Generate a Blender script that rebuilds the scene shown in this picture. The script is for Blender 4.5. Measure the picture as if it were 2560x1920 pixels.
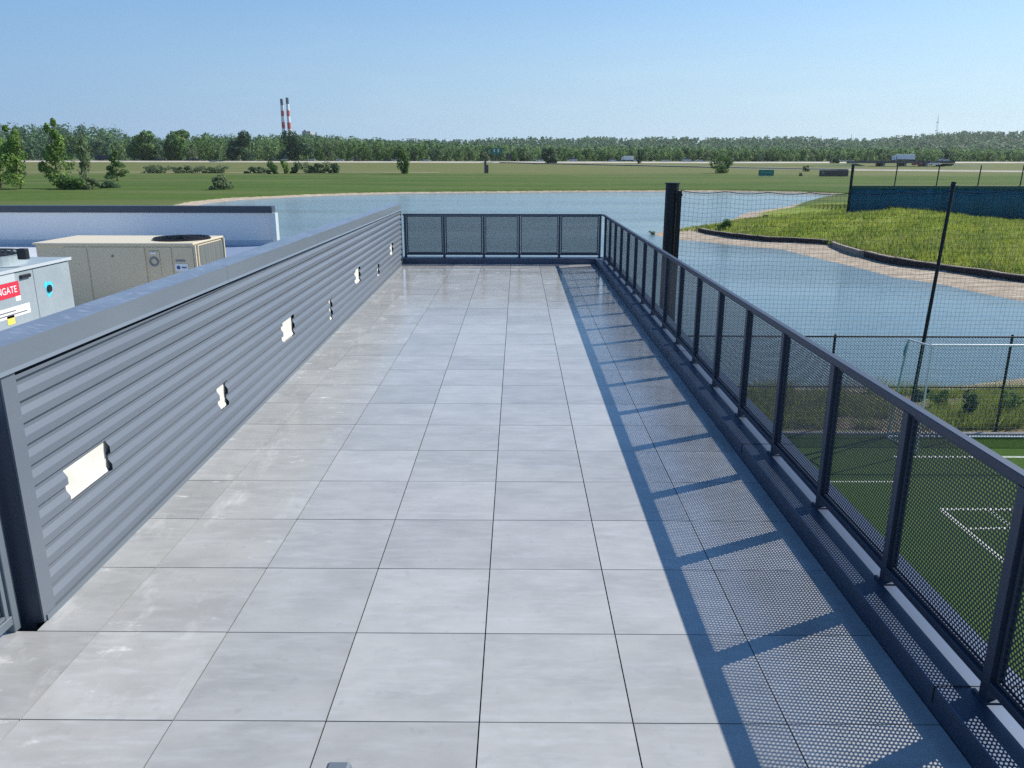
import bpy, bmesh, math, random
import numpy as np
from mathutils import Vector, Matrix

for o in list(bpy.data.objects): bpy.data.objects.remove(o)
S = bpy.context.scene
COL = S.collection

# ------------------------------------------------------------------ camera
T = 0.61                                   # paving slab module (m); deck surface is z = 0
CAM = np.array([.2398*T, -4.333*T, 3.511*T])
PIT, YAW, ROLL, FPX = .2754, -.00697, .0014, 1970.0
_cp, _sp, _cy, _sy = math.cos(PIT), math.sin(PIT), math.cos(YAW), math.sin(YAW)
FWD = np.array([_sy*_cp, _cy*_cp, -_sp]); RGT = np.array([_cy, -_sy, 0.]); UPV = np.cross(RGT, FWD)
_cr, _sr = math.cos(ROLL), math.sin(ROLL)
RGT, UPV = _cr*RGT+_sr*UPV, -_sr*RGT+_cr*UPV
cd = bpy.data.cameras.new('camera'); cam = bpy.data.objects.new('camera', cd); COL.objects.link(cam)
M = Matrix(((RGT[0], UPV[0], -FWD[0], CAM[0]), (RGT[1], UPV[1], -FWD[1], CAM[1]), (RGT[2], UPV[2], -FWD[2], CAM[2]), (0, 0, 0, 1)))
cam.matrix_world = M
cd.sensor_width = 36; cd.lens = FPX/2560*36; cd.clip_start = .05; cd.clip_end = 20000
S.camera = cam

# ------------------------------------------------------------------ sky and sun
SUN_AZ = math.radians(62.9); SUN_EL = math.radians(42.2)     # azimuth from +Y towards +X
SKY_STR = 0.10
W = bpy.data.worlds.new("World"); S.world = W; W.use_nodes = True
nt = W.node_tree; nt.nodes.clear()
sky = nt.nodes.new('ShaderNodeTexSky'); sky.sky_type = 'NISHITA'; sky.sun_disc = False
sky.sun_elevation = SUN_EL; sky.sun_rotation = SUN_AZ; sky.altitude = 250; sky.air_density = 1.0; sky.dust_density = .6; sky.ozone_density = 2.0
# the air near the horizon is paler and bluer than the texture gives it
tcw = nt.nodes.new('ShaderNodeTexCoord'); sx = nt.nodes.new('ShaderNodeSeparateXYZ'); nt.links.new(tcw.outputs['Generated'], sx.inputs[0])
hr = nt.nodes.new('ShaderNodeMapRange'); hr.interpolation_type = 'SMOOTHSTEP'; hr.inputs[1].default_value = -.02; hr.inputs[2].default_value = .34; hr.inputs[3].default_value = 1; hr.inputs[4].default_value = 0
nt.links.new(sx.outputs[2], hr.inputs[0])
az = nt.nodes.new('ShaderNodeMapRange'); az.inputs[1].default_value = -.75; az.inputs[2].default_value = .75; nt.links.new(sx.outputs[0], az.inputs[0])
hc = nt.nodes.new('ShaderNodeMix'); hc.data_type = 'RGBA'; hc.inputs[6].default_value = (1.85, 3.15, 5.1, 1); hc.inputs[7].default_value = (5.3, 6.7, 7.3, 1)
nt.links.new(az.outputs[0], hc.inputs[0])
# a few very thin clouds low in the sky
mpw = nt.nodes.new('ShaderNodeMapping'); mpw.inputs['Scale'].default_value = (2.2, 2.2, 14); nt.links.new(tcw.outputs['Generated'], mpw.inputs[0])
nz = nt.nodes.new('ShaderNodeTexNoise'); nz.inputs['Scale'].default_value = 2.4; nz.inputs['Detail'].default_value = 6; nz.inputs['Roughness'].default_value = .55; nt.links.new(mpw.outputs[0], nz.inputs['Vector'])
cl = nt.nodes.new('ShaderNodeMapRange'); cl.inputs[1].default_value = .50; cl.inputs[2].default_value = .80; cl.inputs[4].default_value = .28; nt.links.new(nz.outputs[0], cl.inputs[0])
cm = nt.nodes.new('ShaderNodeMath'); cm.operation = 'MULTIPLY'; nt.links.new(cl.outputs[0], cm.inputs[0])
hz2 = nt.nodes.new('ShaderNodeMath'); hz2.operation = 'MULTIPLY'; nt.links.new(hr.outputs[0], hz2.inputs[0]); nt.links.new(az.outputs[0], hz2.inputs[1]); nt.links.new(hz2.outputs[0], cm.inputs[1])
h2 = nt.nodes.new('ShaderNodeMix'); h2.data_type = 'RGBA'; h2.inputs[7].default_value = (7.2, 7.7, 8.4, 1); nt.links.new(cm.outputs[0], h2.inputs[0]); nt.links.new(hc.outputs[2], h2.inputs[6])
mx = nt.nodes.new('ShaderNodeMix'); mx.data_type = 'RGBA'; nt.links.new(hr.outputs[0], mx.inputs[0]); tn = nt.nodes.new('ShaderNodeMix'); tn.data_type = 'RGBA'; tn.blend_type = 'MULTIPLY'; tn.inputs[0].default_value = 1; tn.inputs[7].default_value = (.47, .80, 1.07, 1)
nt.links.new(sky.outputs[0], tn.inputs[6]); nt.links.new(tn.outputs[2], mx.inputs[6]); nt.links.new(h2.outputs[2], mx.inputs[7])
bg = nt.nodes.new('ShaderNodeBackground'); bg.inputs['Strength'].default_value = SKY_STR
wo = nt.nodes.new('ShaderNodeOutputWorld')
nt.links.new(mx.outputs[2], bg.inputs['Color']); nt.links.new(bg.outputs[0], wo.inputs[0])
sd = bpy.data.lights.new('sun', 'SUN'); sd.energy = 4.7; sd.angle = math.radians(.38); sd.color = (1, .935, .84)
sun = bpy.data.objects.new('sun', sd); COL.objects.link(sun)
sdir = Vector((math.sin(SUN_AZ)*math.cos(SUN_EL), math.cos(SUN_AZ)*math.cos(SUN_EL), math.sin(SUN_EL)))
sun.rotation_euler = sdir.to_track_quat('Z', 'Y').to_euler(); sun.location = (30, 20, 40)
S.view_settings.view_transform = 'Standard'; S.view_settings.look = 'None'; S.view_settings.gamma = 1
S.view_settings.exposure = 0.42
S.render.engine = 'CYCLES'
S.cycles.transparent_max_bounces = 12
S.cycles.use_denoising = False
S.cycles.use_adaptive_sampling = False

# ------------------------------------------------------------------ helpers
def ray(x, y): return FWD + RGT*(x-1280)/FPX - UPV*(y-960)/FPX
def on(x, y, ax, v):                        # photo pixel (2560 wide) -> point on an axis plane
    d = ray(x, y); return CAM + d*(v-CAM[ax])/d[ax]

def tag(o, label=None, cat=None, group=None, kind=None):
    if label: o['label'] = label
    if cat: o['category'] = cat
    if group: o['group'] = group
    if kind: o['kind'] = kind
    return o
def empty(name, loc=(0, 0, 0), rz=0):
    o = bpy.data.objects.new(name, None); COL.objects.link(o); o.location = loc; o.rotation_euler = (0, 0, rz)
    o.empty_display_size = .2; return o
def mesh_obj(name, V, Fc, mat=None, parent=None, smooth=False):
    me = bpy.data.meshes.new(name); me.from_pydata([tuple(v) for v in V], [], [tuple(f) for f in Fc]); me.update()
    if mat: me.materials.append(mat)
    if smooth: me.polygons.foreach_set('use_smooth', [True]*len(me.polygons))
    o = bpy.data.objects.new(name, me); COL.objects.link(o)
    if parent: o.parent = parent
    return o
def fast_obj(name, V, nper, mat, parent=None, smooth=False, F=None):  # V: (n*nper,3), faces of nper consecutive verts, or F (m,k)
    V = np.asarray(V, np.float32).reshape(-1, 3)
    if F is None:
        nf = len(V)//nper; idx = np.arange(nf*nper, dtype=np.int32); k = nper
    else:
        F = np.asarray(F, np.int32); nf, k = F.shape; idx = F.ravel()
    me = bpy.data.meshes.new(name); me.vertices.add(len(V)); me.vertices.foreach_set('co', V.ravel())
    me.loops.add(nf*k); me.loops.foreach_set('vertex_index', idx)
    me.polygons.add(nf); me.polygons.foreach_set('loop_start', np.arange(nf, dtype=np.int32)*k)
    try: me.polygons.foreach_set('loop_total', np.full(nf, k, np.int32))
    except Exception: pass
    me.update(calc_edges=True); me.validate()
    if smooth: me.polygons.foreach_set('use_smooth', [True]*len(me.polygons))
    me.materials.append(mat)
    o = bpy.data.objects.new(name, me); COL.objects.link(o)
    if parent: o.parent = parent
    return o
class MB:
    def __init__(s): s.V = []; s.F = []
    def hexa(s, P):                         # 8 points: bottom ring, top ring
        b = len(s.V); s.V += [tuple(p) for p in P]
        s.F += [(b+3, b+2, b+1, b), (b+4, b+5, b+6, b+7)] + [(b+i, b+(i+1) % 4, b+4+(i+1) % 4, b+4+i) for i in range(4)]
        return s
    def box(s, x0, x1, y0, y1, z0, z1):
        return s.hexa([(x0, y0, z0), (x1, y0, z0), (x1, y1, z0), (x0, y1, z0), (x0, y0, z1), (x1, y0, z1), (x1, y1, z1), (x0, y1, z1)])
    def tube(s, a, b, r0, r1=None, n=10):
        r1 = r0 if r1 is None else r1
        a, b = Vector(a), Vector(b); d = (b-a).normalized(); u = d.orthogonal().normalized(); v = d.cross(u)
        k = len(s.V)
        for c, r in ((a, r0), (b, r1)):
            for i in range(n):
                t = 2*math.pi*i/n; s.V.append(tuple(c+(u*math.cos(t)+v*math.sin(t))*r))
        s.F += [(k+i, k+(i+1) % n, k+n+(i+1) % n, k+n+i) for i in range(n)] + [tuple(range(k+n-1, k-1, -1)), tuple(range(k+n, k+2*n))]
        return s
    def path(s, pts, r, n=6):
        for a, b in zip(pts[:-1], pts[1:]): s.tube(a, b, r, r, n)
        return s
    def prism(s, prof, x0, x1, axis=0):     # profile in the two other axes, extruded along axis
        k = len(s.V); n = len(prof)
        for e in (x0, x1):
            for p in prof:
                q = list(p); q.insert(axis, e); s.V.append(tuple(q))
        s.F += [(k+i, k+(i+1) % n, k+n+(i+1) % n, k+n+i) for i in range(n)] + [tuple(range(k+n-1, k-1, -1)), tuple(range(k+n, k+2*n))]
        return s
    def build(s, name, mat, parent=None, bevel=0, smooth=False):
        o = mesh_obj(name, s.V, s.F, mat, parent, smooth)
        bm = bmesh.new(); bm.from_mesh(o.data); bmesh.ops.recalc_face_normals(bm, faces=bm.faces)
        if bevel: bmesh.ops.bevel(bm, geom=list(bm.edges), offset=bevel, segments=1, affect='EDGES')
        bm.to_mesh(o.data); bm.free(); return o
def copy_tree(o, parent=None):
    c = o.copy(); COL.objects.link(c); c.parent = parent
    for ch in list(o.children): copy_tree(ch, c)
    return c

# ------------------------------------------------------------------ materials
MATS = {}
def mat(name, col, rough=.5, metal=0, spec=.5, noise=None, bump=None, streak=None, island=0.0, alt=None, trans=0):
    m = bpy.data.materials.new(name); m.use_nodes = True; n = m.node_tree.nodes; L = m.node_tree.links
    b = n['Principled BSDF']; b.inputs['Roughness'].default_value = rough; b.inputs['Metallic'].default_value = metal
    b.inputs['Specular IOR Level'].default_value = spec
    c = n.new('ShaderNodeRGB'); c.outputs[0].default_value = (*col, 1); out = c.outputs[0]
    tc = n.new('ShaderNodeTexCoord')
    def mixc(fac, a, bcol, blend='MIX'):
        x = n.new('ShaderNodeMix'); x.data_type = 'RGBA'; x.blend_type = blend; x.clamp_factor = True
        if isinstance(fac, (int, float)): x.inputs[0].default_value = fac
        else: L.new(fac, x.inputs[0])
        L.new(a, x.inputs[6])
        if isinstance(bcol, tuple): x.inputs[7].default_value = (*bcol, 1)
        else: L.new(bcol, x.inputs[7])
        return x.outputs[2]
    def noi(scale, det=4, rgh=.55, sc3=None):
        t = n.new('ShaderNodeTexNoise'); t.inputs['Scale'].default_value = scale; t.inputs['Detail'].default_value = det; t.inputs['Roughness'].default_value = rgh
        src = tc.outputs['Object']
        if sc3:
            mp = n.new('ShaderNodeMapping'); mp.inputs['Scale'].default_value = sc3; L.new(src, mp.inputs[0]); src = mp.outputs[0]
        L.new(src, t.inputs['Vector']); return t.outputs[0]
    def ramp(src, lo, hi):
        r = n.new('ShaderNodeMapRange'); r.inputs[1].default_value = lo; r.inputs[2].default_value = hi; L.new(src, r.inputs[0]); return r.outputs[0]
    if noise:                               # list of (scale, lo, hi, colour, amount, scale3)
        for q in noise:
            sc, lo, hi, c2, am = q[:5]; s3 = q[5] if len(q) > 5 else None
            f = ramp(noi(sc, sc3=s3), lo, hi)
            mm = n.new('ShaderNodeMath'); mm.operation = 'MULTIPLY'; mm.inputs[1].default_value = am; L.new(f, mm.inputs[0])
            out = mixc(mm.outputs[0], out, c2)
    if island:
        g = n.new('ShaderNodeNewGeometry'); hs = n.new('ShaderNodeHueSaturation')
        r = n.new('ShaderNodeMapRange'); r.inputs[3].default_value = 1-island; r.inputs[4].default_value = 1+island
        L.new(g.outputs['Random Per Island'], r.inputs[0]); L.new(r.outputs[0], hs.inputs['Value']); L.new(out, hs.inputs['Color']); out = hs.outputs[0]
        if alt:
            x = n.new('ShaderNodeMath'); x.operation = 'MULTIPLY'; x.inputs[1].default_value = 7.31; L.new(g.outputs['Random Per Island'], x.inputs[0])
            fr = n.new('ShaderNodeMath'); fr.operation = 'FRACT'; L.new(x.outputs[0], fr.inputs[0])
            out = mixc(fr.outputs[0], out, alt)
    L.new(out, b.inputs['Base Color'])
    if bump:
        sc, st, dist = bump[:3]; s3 = bump[3] if len(bump) > 3 else None
        bn = n.new('ShaderNodeBump'); bn.inputs['Strength'].default_value = st; bn.inputs['Distance'].default_value = dist
        L.new(noi(sc, 3, .5, s3), bn.inputs['Height']); L.new(bn.outputs[0], b.inputs['Normal'])
    if trans:
        tr = n.new('ShaderNodeBsdfTranslucent'); L.new(out, tr.inputs[0]); mx = n.new('ShaderNodeMixShader'); mx.inputs[0].default_value = trans
        L.new(b.outputs[0], mx.inputs[1]); L.new(tr.outputs[0], mx.inputs[2]); L.new(mx.outputs[0], n['Material Output'].inputs[0])
    m['_'] = 1
    MATS[name] = m; return m

m_rail = mat('dark_rail_paint', (.058, .076, .115), .50, metal=.6, spec=.8, noise=[(30, .4, .7, (.07, .088, .12), .6)])
m_mesh = mat('perforated_sheet', (.035, .045, .062), .4, spec=.4)
m_curb = mat('curb_metal', (.085, .118, .18), .48, metal=.8, spec=.5, noise=[(6, .35, .7, (.09, .115, .165), .7, (1, .15, 1)), (60, .62, .75, (.16, .18, .22), .5)])
m_clad = mat('grey_cladding', (.108, .130, .160), .40, spec=.5, noise=[(1.2, .35, .7, (.132, .152, .182), .8, (1, .3, 2)), (70, .66, .74, (.3, .32, .36), .35)])
m_cap = mat('grey_coping', (.125, .152, .182), .36, spec=.5, noise=[(4, .4, .7, (.145, .172, .20), .8, (1, .2, 1))])
m_captop = mat('weathered_sky_tinted_coping_top', (.13, .165, .215), .33, spec=.5, noise=[(9, .4, .65, (.165, .205, .27), .9, (1, .25, 1)), (24, .58, .74, (.32, .38, .50), .7, (.5, 1.6, 1))], bump=(14, .12, .01))  # dust streaks over a bluer tone that paints in the sky's reflection
m_dark = mat('shadow_gap', (.012, .016, .024), .7)
m_white = mat('backing_board', (.64, .63, .57), .7, noise=[(9, .4, .7, (.56, .55, .49), .8)])
m_roof = mat('roof_membrane', (.60, .63, .68), .35, noise=[(.7, .4, .65, (.5, .53, .58), .6), (8, .5, .7, (.66, .69, .73), .5)])
m_parw = mat('parapet_white', (.90, .88, .84), .5, noise=[(.5, .4, .7, (.84, .83, .80), .7)])
m_coping2 = mat('dark_coping', (.05, .062, .085), .35, noise=[(3, .4, .7, (.06, .07, .09), .6)])
m_bwall = mat('building_wall', (.16, .18, .21), .6, noise=[(2, .4, .7, (.19, .2, .23), .5)])
m_beige = mat('beige_enamel', (.68, .57, .385), .5, noise=[(1.5, .4, .7, (.63, .53, .36), .7)])
m_beige2 = mat('beige_light', (.62, .56, .42), .5)
m_galv = mat('galvanised_steel', (.36, .43, .46), .42, metal=.25, noise=[(3, .35, .7, (.42, .48, .5), .9), (22, .45, .65, (.33, .40, .43), .5)])
m_galv2 = mat('bright_steel_edge', (.66, .72, .74), .35, metal=.3)
m_coil = mat('coil_fins', (.16, .18, .17), .6, noise=[(40, .4, .6, (.1, .11, .11), .7, (1, 1, .05))])
m_black = mat('black_plastic', (.012, .014, .018), .5)
m_red = mat('red_label', (.62, .03, .06), .5)
m_label = mat('white_label', (.82, .82, .82), .5)
m_labtxt = mat('label_print', (.1, .1, .12), .5)
m_blueink = mat('blue_print', (.03, .1, .28), .5)
m_yellow = mat('yellow_label', (.75, .62, .12), .5)
m_cyan = mat('cyan_film', (.08, .62, .78), .4)
m_pole = mat('black_pole', (.008, .012, .018), .5, spec=.35, noise=[(3, .4, .7, (.012, .017, .024), .7, (3, 3, .3))])
m_net = mat('net_cord', (.015, .022, .03), .8)
m_wire = mat('dull_wire', (.22, .23, .25), .4, metal=.3)
m_goal = mat('white_goal_frame', (.8, .82, .82), .35)
m_goalnet = mat('white_net_cord', (.6, .7, .7), .8)
m_tealp = mat('faded_teal_pipe', (.30, .50, .50), .5)
m_teal = mat('teal_strap', (.05, .32, .33), .7)
m_screen = mat('blue_windscreen', (.014, .115, .175), .75, noise=[(1.2, .4, .65, (.006, .075, .115), .8, (1, 1, .15)), (5, .5, .7, (.012, .085, .12), .5, (1, 1, .1))])
m_screen2 = mat('green_hem', (.01, .09, .08), .7)
m_chr = mat('chimney_red', (.60, .05, .035), .8)
m_chw = mat('chimney_white', (.88, .86, .86), .8)
m_chd = mat('chimney_dark', (.07, .09, .12), .8)
m_conc = mat('concrete', (.42, .41, .39), .8, noise=[(.5, .4, .7, (.33, .32, .3), .7)])
m_concd = mat('dark_bridge_steel', (.10, .105, .12), .7)
m_bldg = mat('far_building', (.30, .33, .36), .8)
m_gsign = mat('green_sign', (.0, .16, .12), .4)
m_bsign = mat('brown_sign_back', (.075, .06, .06), .5)
m_wsign = mat('sign_white', (.75, .78, .78), .5)
m_steelp = mat('steel_post', (.22, .24, .25), .5, metal=.4)
m_glass = mat('car_glass', (.015, .02, .025), .1)
m_tyre = mat('tyre', (.012, .012, .013), .8)
CARC = {k: mat('car_paint_'+k, c, .25) for k, c in dict(white=(.75, .76, .78), black=(.012, .013, .016), brown=(.12, .06, .04), silver=(.42, .44, .47), red=(.3, .03, .03), navy=(.02, .03, .07)).items()}
m_trailer = mat('dark_trailer', (.012, .02, .045), .5)
m_bark = mat('bark', (.09, .07, .05), .9, noise=[(6, .4, .7, (.13, .1, .075), .8, (1, 1, .2))])
m_rock = mat('pale_rock', (.42, .36, .28), .9, noise=[(4, .4, .7, (.3, .24, .18), .8)])
m_sock = mat('dark_edging', (.030, .024, .026), .9, noise=[(3, .4, .7, (.055, .042, .04), .8)], bump=(6, .5, .05))
m_timber = mat('pale_edge_timber', (.30, .26, .22), .9, noise=[(5, .4, .7, (.2, .17, .14), .8)])
def leafm(n, c, alt, isl=.38): return mat(n, c, .65, spec=.15, island=isl, alt=alt, trans=.38)
LEAF = dict(
    fresh=leafm('leaf_fresh', (0.245, 0.371, 0.084), (0.154, 0.266, 0.070)), mid=leafm('leaf_mid', (0.147, 0.252, 0.067), (0.098, 0.182, 0.063)),
    dark=leafm('leaf_dark', (0.070, 0.133, 0.063), (0.056, 0.112, 0.063)), yellow=leafm('leaf_yellow', (0.420, 0.476, 0.098), (0.224, 0.336, 0.084)),
    grey=leafm('leaf_grey', (0.161, 0.231, 0.119), (0.196, 0.238, 0.126)), far=leafm('leaf_far', (0.140, 0.240, 0.120), (0.110, 0.190, 0.115), .24),
    farlight=leafm('leaf_far_light', (0.225, 0.345, 0.125), (0.160, 0.260, 0.120), .24))

# ------------------------------------------------------------------ lake outline and ground heights
ZW = -4.9
shore_px = [(440, 530), (500, 512), (530, 507), (600, 500), (700, 495), (800, 490), (900, 487), (1000, 484.5), (1200, 482.5), (1400, 480.5), (1600, 479.5), (1800, 479.5), (2000, 483), (2120, 488.5),
            (2053, 498), (1999, 510), (1944, 521), (1900, 527), (1858, 534), (1840, 545), (1799, 558), (1751, 566), (1697, 571.6), (1655, 578), (1634, 586), (1660, 595), (1697, 600), (1751, 604), (1849, 615), (1957, 624), (2036, 644.6), (2151, 671), (2238, 694), (2354, 711), (2441, 731), (2560, 754.5)]
LK = [tuple(on(x, y, 2, ZW)[:2]) for x, y in shore_px]
e0, e1 = LK[-2], LK[-1]
LK += [(e1[0]+12, e1[1]-3), (e1[0]+30, e1[1]-12), (e1[0]+26, 27), (30, 24.5)]
LK += [tuple(on(x, y, 2, ZW)[:2]) for x, y in ((2560, 946.6), (2494, 954), (2420, 964), (2314, 970), (2177, 974), (2050, 972), (1878, 968))]
LK += [(3.6, 20.2), (-1, 17.5), (-6, 21), (-14, 23.5), (-40, 26), (-75, 60), (-95, 95), (-88, 112)]
LK = np.array(LK)
def sdist(x, y):                            # signed distance to the lake outline, >0 on land
    x = np.asarray(x, float); y = np.asarray(y, float); d = np.full(x.shape, 1e9); ins = np.zeros(x.shape, bool)
    n = len(LK)
    for i in range(n):
        ax, ay = LK[i]; bx, by = LK[(i+1) % n]; ex, ey = bx-ax, by-ay
        t = np.clip(((x-ax)*ex+(y-ay)*ey)/(ex*ex+ey*ey), 0, 1)
        d = np.minimum(d, np.hypot(x-ax-t*ex, y-ay-t*ey))
        c = ((ay > y) != (by > y)) & (x < (bx-ax)*(y-ay)/(by-ay+1e-12)+ax); ins ^= c
    return np.where(ins, -d, d)
PY = [-60, 12, 16, 22, 100, 170, 250, 350, 450, 550, 600, 700, 900, 1400, 4500]
PZ = [-4.13, -4.13, -4.2, -4.45, -4.4, -4.35, -3.6, -2.2, -.7, .6, 1.3, 2.0, 3.0, 5, 8]
SK = [(1749, 578), (1775, 584), (1830, 591.5), (1875, 596), (1920, 600.5), (1990, 604), (2050, 608), (2079, 611), (2100, 619), (2122, 627), (2165, 639), (2209, 650), (2265, 660), (2325, 669), (2390, 678), (2441, 685), (2500, 694), (2560, 702), (2640, 714), (2760, 732)]
SKW = np.array([on(x, y, 2, -4.55)[:2] for x, y in SK])
def vnoise(x, y, s, seed=0):
    r = 0
    for k, (a, b, c) in enumerate(((1.0, 1.3, .2), (-.7, 1.1, 1.7), (1.6, -.9, 2.9), (.4, 2.1, 4.1))):
        r = r+np.sin((x*a+y*b)/s*(1+.37*k)+c+seed*1.7)
    return r/4
def terr(x, y):
    x = np.asarray(x, float); y = np.asarray(y, float); s = sdist(x, y)
    base = np.interp(y, PY, PZ)+vnoise(x, y, 9)*.05*np.clip(y/60-.3, 0, 1)
    pen = (x > 6) & (y > 24) & (y < 150) & (x < 90)
    mound = 1.75*np.exp(-(((x-37)/12)**2+((y-90)/24)**2))
    ye = np.interp(x, SKW[:, 0], SKW[:, 1]); de = (y-ye)*.8; ins = pen & (de > 0) & (x > SKW[0, 0])
    pb = np.where(ins, -4.42+np.clip(de, 0, 2.5)*.035+np.clip(de-2, 0, 8)*.02+mound*np.clip((s+.6)/2, 0, 1)*np.clip((de-1.3)/5, 0, 1)+vnoise(x, y, 2.2)*.05, -4.60+vnoise(x, y, 1.4)*.03)
    base = np.where(pen, pb, base)
    beach = ZW+.02+np.maximum(s, 0)*np.where(pen, np.where(ins, np.where(x < 40, .11, .16), .07), np.where(y < 60, .22, .10))
    z = np.where(s > 0, np.minimum(base, beach), ZW+np.maximum(s*.25, -1.6))
    far = np.clip((y-120)/30, 0, 1)         # cut bank at the far shore
    wd = np.interp(x, [-60, -25, -5, 20], [2.6, 1.6, .55, .35]); z = np.where((s > 0) & (y > 110), np.minimum(base, ZW+.04+s*.10+far*.42*np.clip((s-wd)/.35, 0, 1)), z)
    return z
def tz(x, y): return float(terr(np.array([x]), np.array([y]))[0])
def ground(px, py, ymax=1500):              # photo pixel -> point on the terrain
    d = ray(px, py); ts = np.geomspace(14, ymax, 1400)/d[1]; P = CAM[None]+d[None]*ts[:, None]
    zz = terr(P[:, 0], P[:, 1]); k = np.nonzero(P[:, 2] <= zz)[0]; k = k[0] if len(k) else len(ts)-1
    return np.array([P[k, 0], P[k, 1], zz[k]])

# ground sheet: fan shaped grid, fine near, coarse far
rows = np.concatenate([np.arange(-60, 14, 3), np.arange(14, 30, .35), np.geomspace(30, 110, 190), np.geomspace(111, 300, 170)[1:], np.geomspace(305, 4300, 90)])
us = np.concatenate([np.linspace(-1.3, -.62, 40)[:-1], np.linspace(-.62, .80, 520), np.linspace(.80, 1.4, 40)[1:]])
YY, UU = np.meshgrid(rows, us, indexing='ij'); XX = UU*(np.maximum(YY, 0)+40)
ZZ = terr(XX.ravel(), YY.ravel()).reshape(XX.shape)
nr, nc = XX.shape
I = np.arange(nr*nc).reshape(nr, nc)
Fq = np.stack([I[:-1, :-1], I[:-1, 1:], I[1:, 1:], I[1:, :-1]], -1).reshape(-1, 4)

m_ground = bpy.data.materials.new('ground_cover'); m_ground.use_nodes = True
def ground_material(m):
    n = m.node_tree.nodes; L = m.node_tree.links; b = n['Principled BSDF']; b.inputs['Roughness'].default_value = .95; b.inputs['Specular IOR Level'].default_value = .1
    geo = n.new('ShaderNodeNewGeometry'); pos = geo.outputs['Position']
    sep = n.new('ShaderNodeSeparateXYZ'); L.new(pos, sep.inputs[0])
    def N(sc, s3=(1, 1, 1), det=5):
        mp = n.new('ShaderNodeMapping'); mp.inputs['Scale'].default_value = s3; L.new(pos, mp.inputs[0])
        t = n.new('ShaderNodeTexNoise'); t.inputs['Scale'].default_value = sc; t.inputs['Detail'].default_value = det; t.inputs['Roughness'].default_value = .6; L.new(mp.outputs[0], t.inputs['Vector']); return t.outputs[0]
    def R(src, a, bb, c=0, d=1):
        r = n.new('ShaderNodeMapRange'); r.inputs[1].default_value = a; r.inputs[2].default_value = bb; r.inputs[3].default_value = c; r.inputs[4].default_value = d; L.new(src, r.inputs[0]); return r.outputs[0]
    def mth(op, a, bb):
        x = n.new('ShaderNodeMath'); x.operation = op; x.use_clamp = (op != 'ADD' and op != 'SUBTRACT')
        for i, v in ((0, a), (1, bb)):
            if isinstance(v, (int, float)): x.inputs[i].default_value = v
            else: L.new(v, x.inputs[i])
        return x.outputs[0]
    def mix(f, a, bb):
        x = n.new('ShaderNodeMix'); x.data_type = 'RGBA'
        if isinstance(f, (int, float)): x.inputs[0].default_value = f
        else: L.new(f, x.inputs[0])
        for i, v in ((6, a), (7, bb)):
            if isinstance(v, tuple): x.inputs[i].default_value = (*v, 1)
            else: L.new(v, x.inputs[i])
        return x.outputs[2]
    green = mix(R(N(.05, (.4, 1.6, 1)), .35, .65), (.060, .110, .020), (.105, .155, .034))
    green = mix(R(N(.9, (.6, 1.4, 1)), .35, .68), green, (.048, .090, .018))
    brown = mix(R(N(.03, (.35, 2.2, 1)), .35, .65), (.135, .152, .055), (.105, .140, .042))
    green = mix(R(N(.018, (.5, 3, 1)), .48, .62), green, (.100, .130, .042))
    brown = mix(R(N(.25, (.3, 2, 1)), .45, .7), brown, (.165, .155, .075))
    warp = mth('ADD', sep.outputs[1], R(N(.01), 0, 1, -60, 60))
    warp = mth('SUBTRACT', warp, R(sep.outputs[0], -250, 350, 30, 40))
    col = mix(R(warp, 262, 300), green, brown)
    pg = mix(R(N(.35, (1, 1, 1)), .38, .62), (.19, .27, .04), (.27, .29, .07))
    pg = mix(R(N(1.3), .45, .7), pg, (.13, .19, .04))
    pm = mth('MULTIPLY', R(sep.outputs[1], 110, 125, 1, 0), R(sep.outputs[0], 6, 8, 0, 1))
    col = mix(pm, col, pg)
    nb = mix(R(N(1.4), .42, .6), (.17, .135, .10), (.12, .15, .05))
    nb = mix(R(N(5), .55, .7), nb, (.33, .28, .2))
    col = mix(R(sep.outputs[1], 24, 25, 1, 0), col, nb)
    # bare soil and sand close to the water, by height above the lake
    zz = mth('ADD', sep.outputs[2], R(N(.6), 0, 1, -.12, .12))
    soil = mix(R(N(2.0, (.5, 2, 1)), .4, .6), (.085, .068, .055), (.14, .11, .085))
    sand = mix(R(N(3.2, (.5, 2.5, 1)), .35, .65), (.44, .37, .285), (.26, .215, .165))
    sand = mix(R(N(.8, (1, 3, 1)), .5, .7), sand, (.56, .50, .41))
    near = R(sep.outputs[1], 118, 124, 0, 1)
    col = mix(mth('MULTIPLY', R(zz, -4.40, -4.30, 1, 0), R(sep.outputs[1], 96, 100, 1, 0)), col, soil)
    col = mix(R(zz, -4.60, -4.54, 1, 0), col, sand)
    L.new(col, b.inputs['Base Color'])
    bn = n.new('ShaderNodeBump'); bn.inputs['Strength'].default_value = .9; bn.inputs['Distance'].default_value = .12; L.new(N(1.6, (1, 1, 1), 6), bn.inputs['Height']); L.new(bn.outputs[0], b.inputs['Normal'])
ground_material(m_ground)
g = fast_obj('ground', np.stack([XX, YY, ZZ], -1), 4, m_ground, F=Fq, smooth=True); tag(g, kind='structure')

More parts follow.
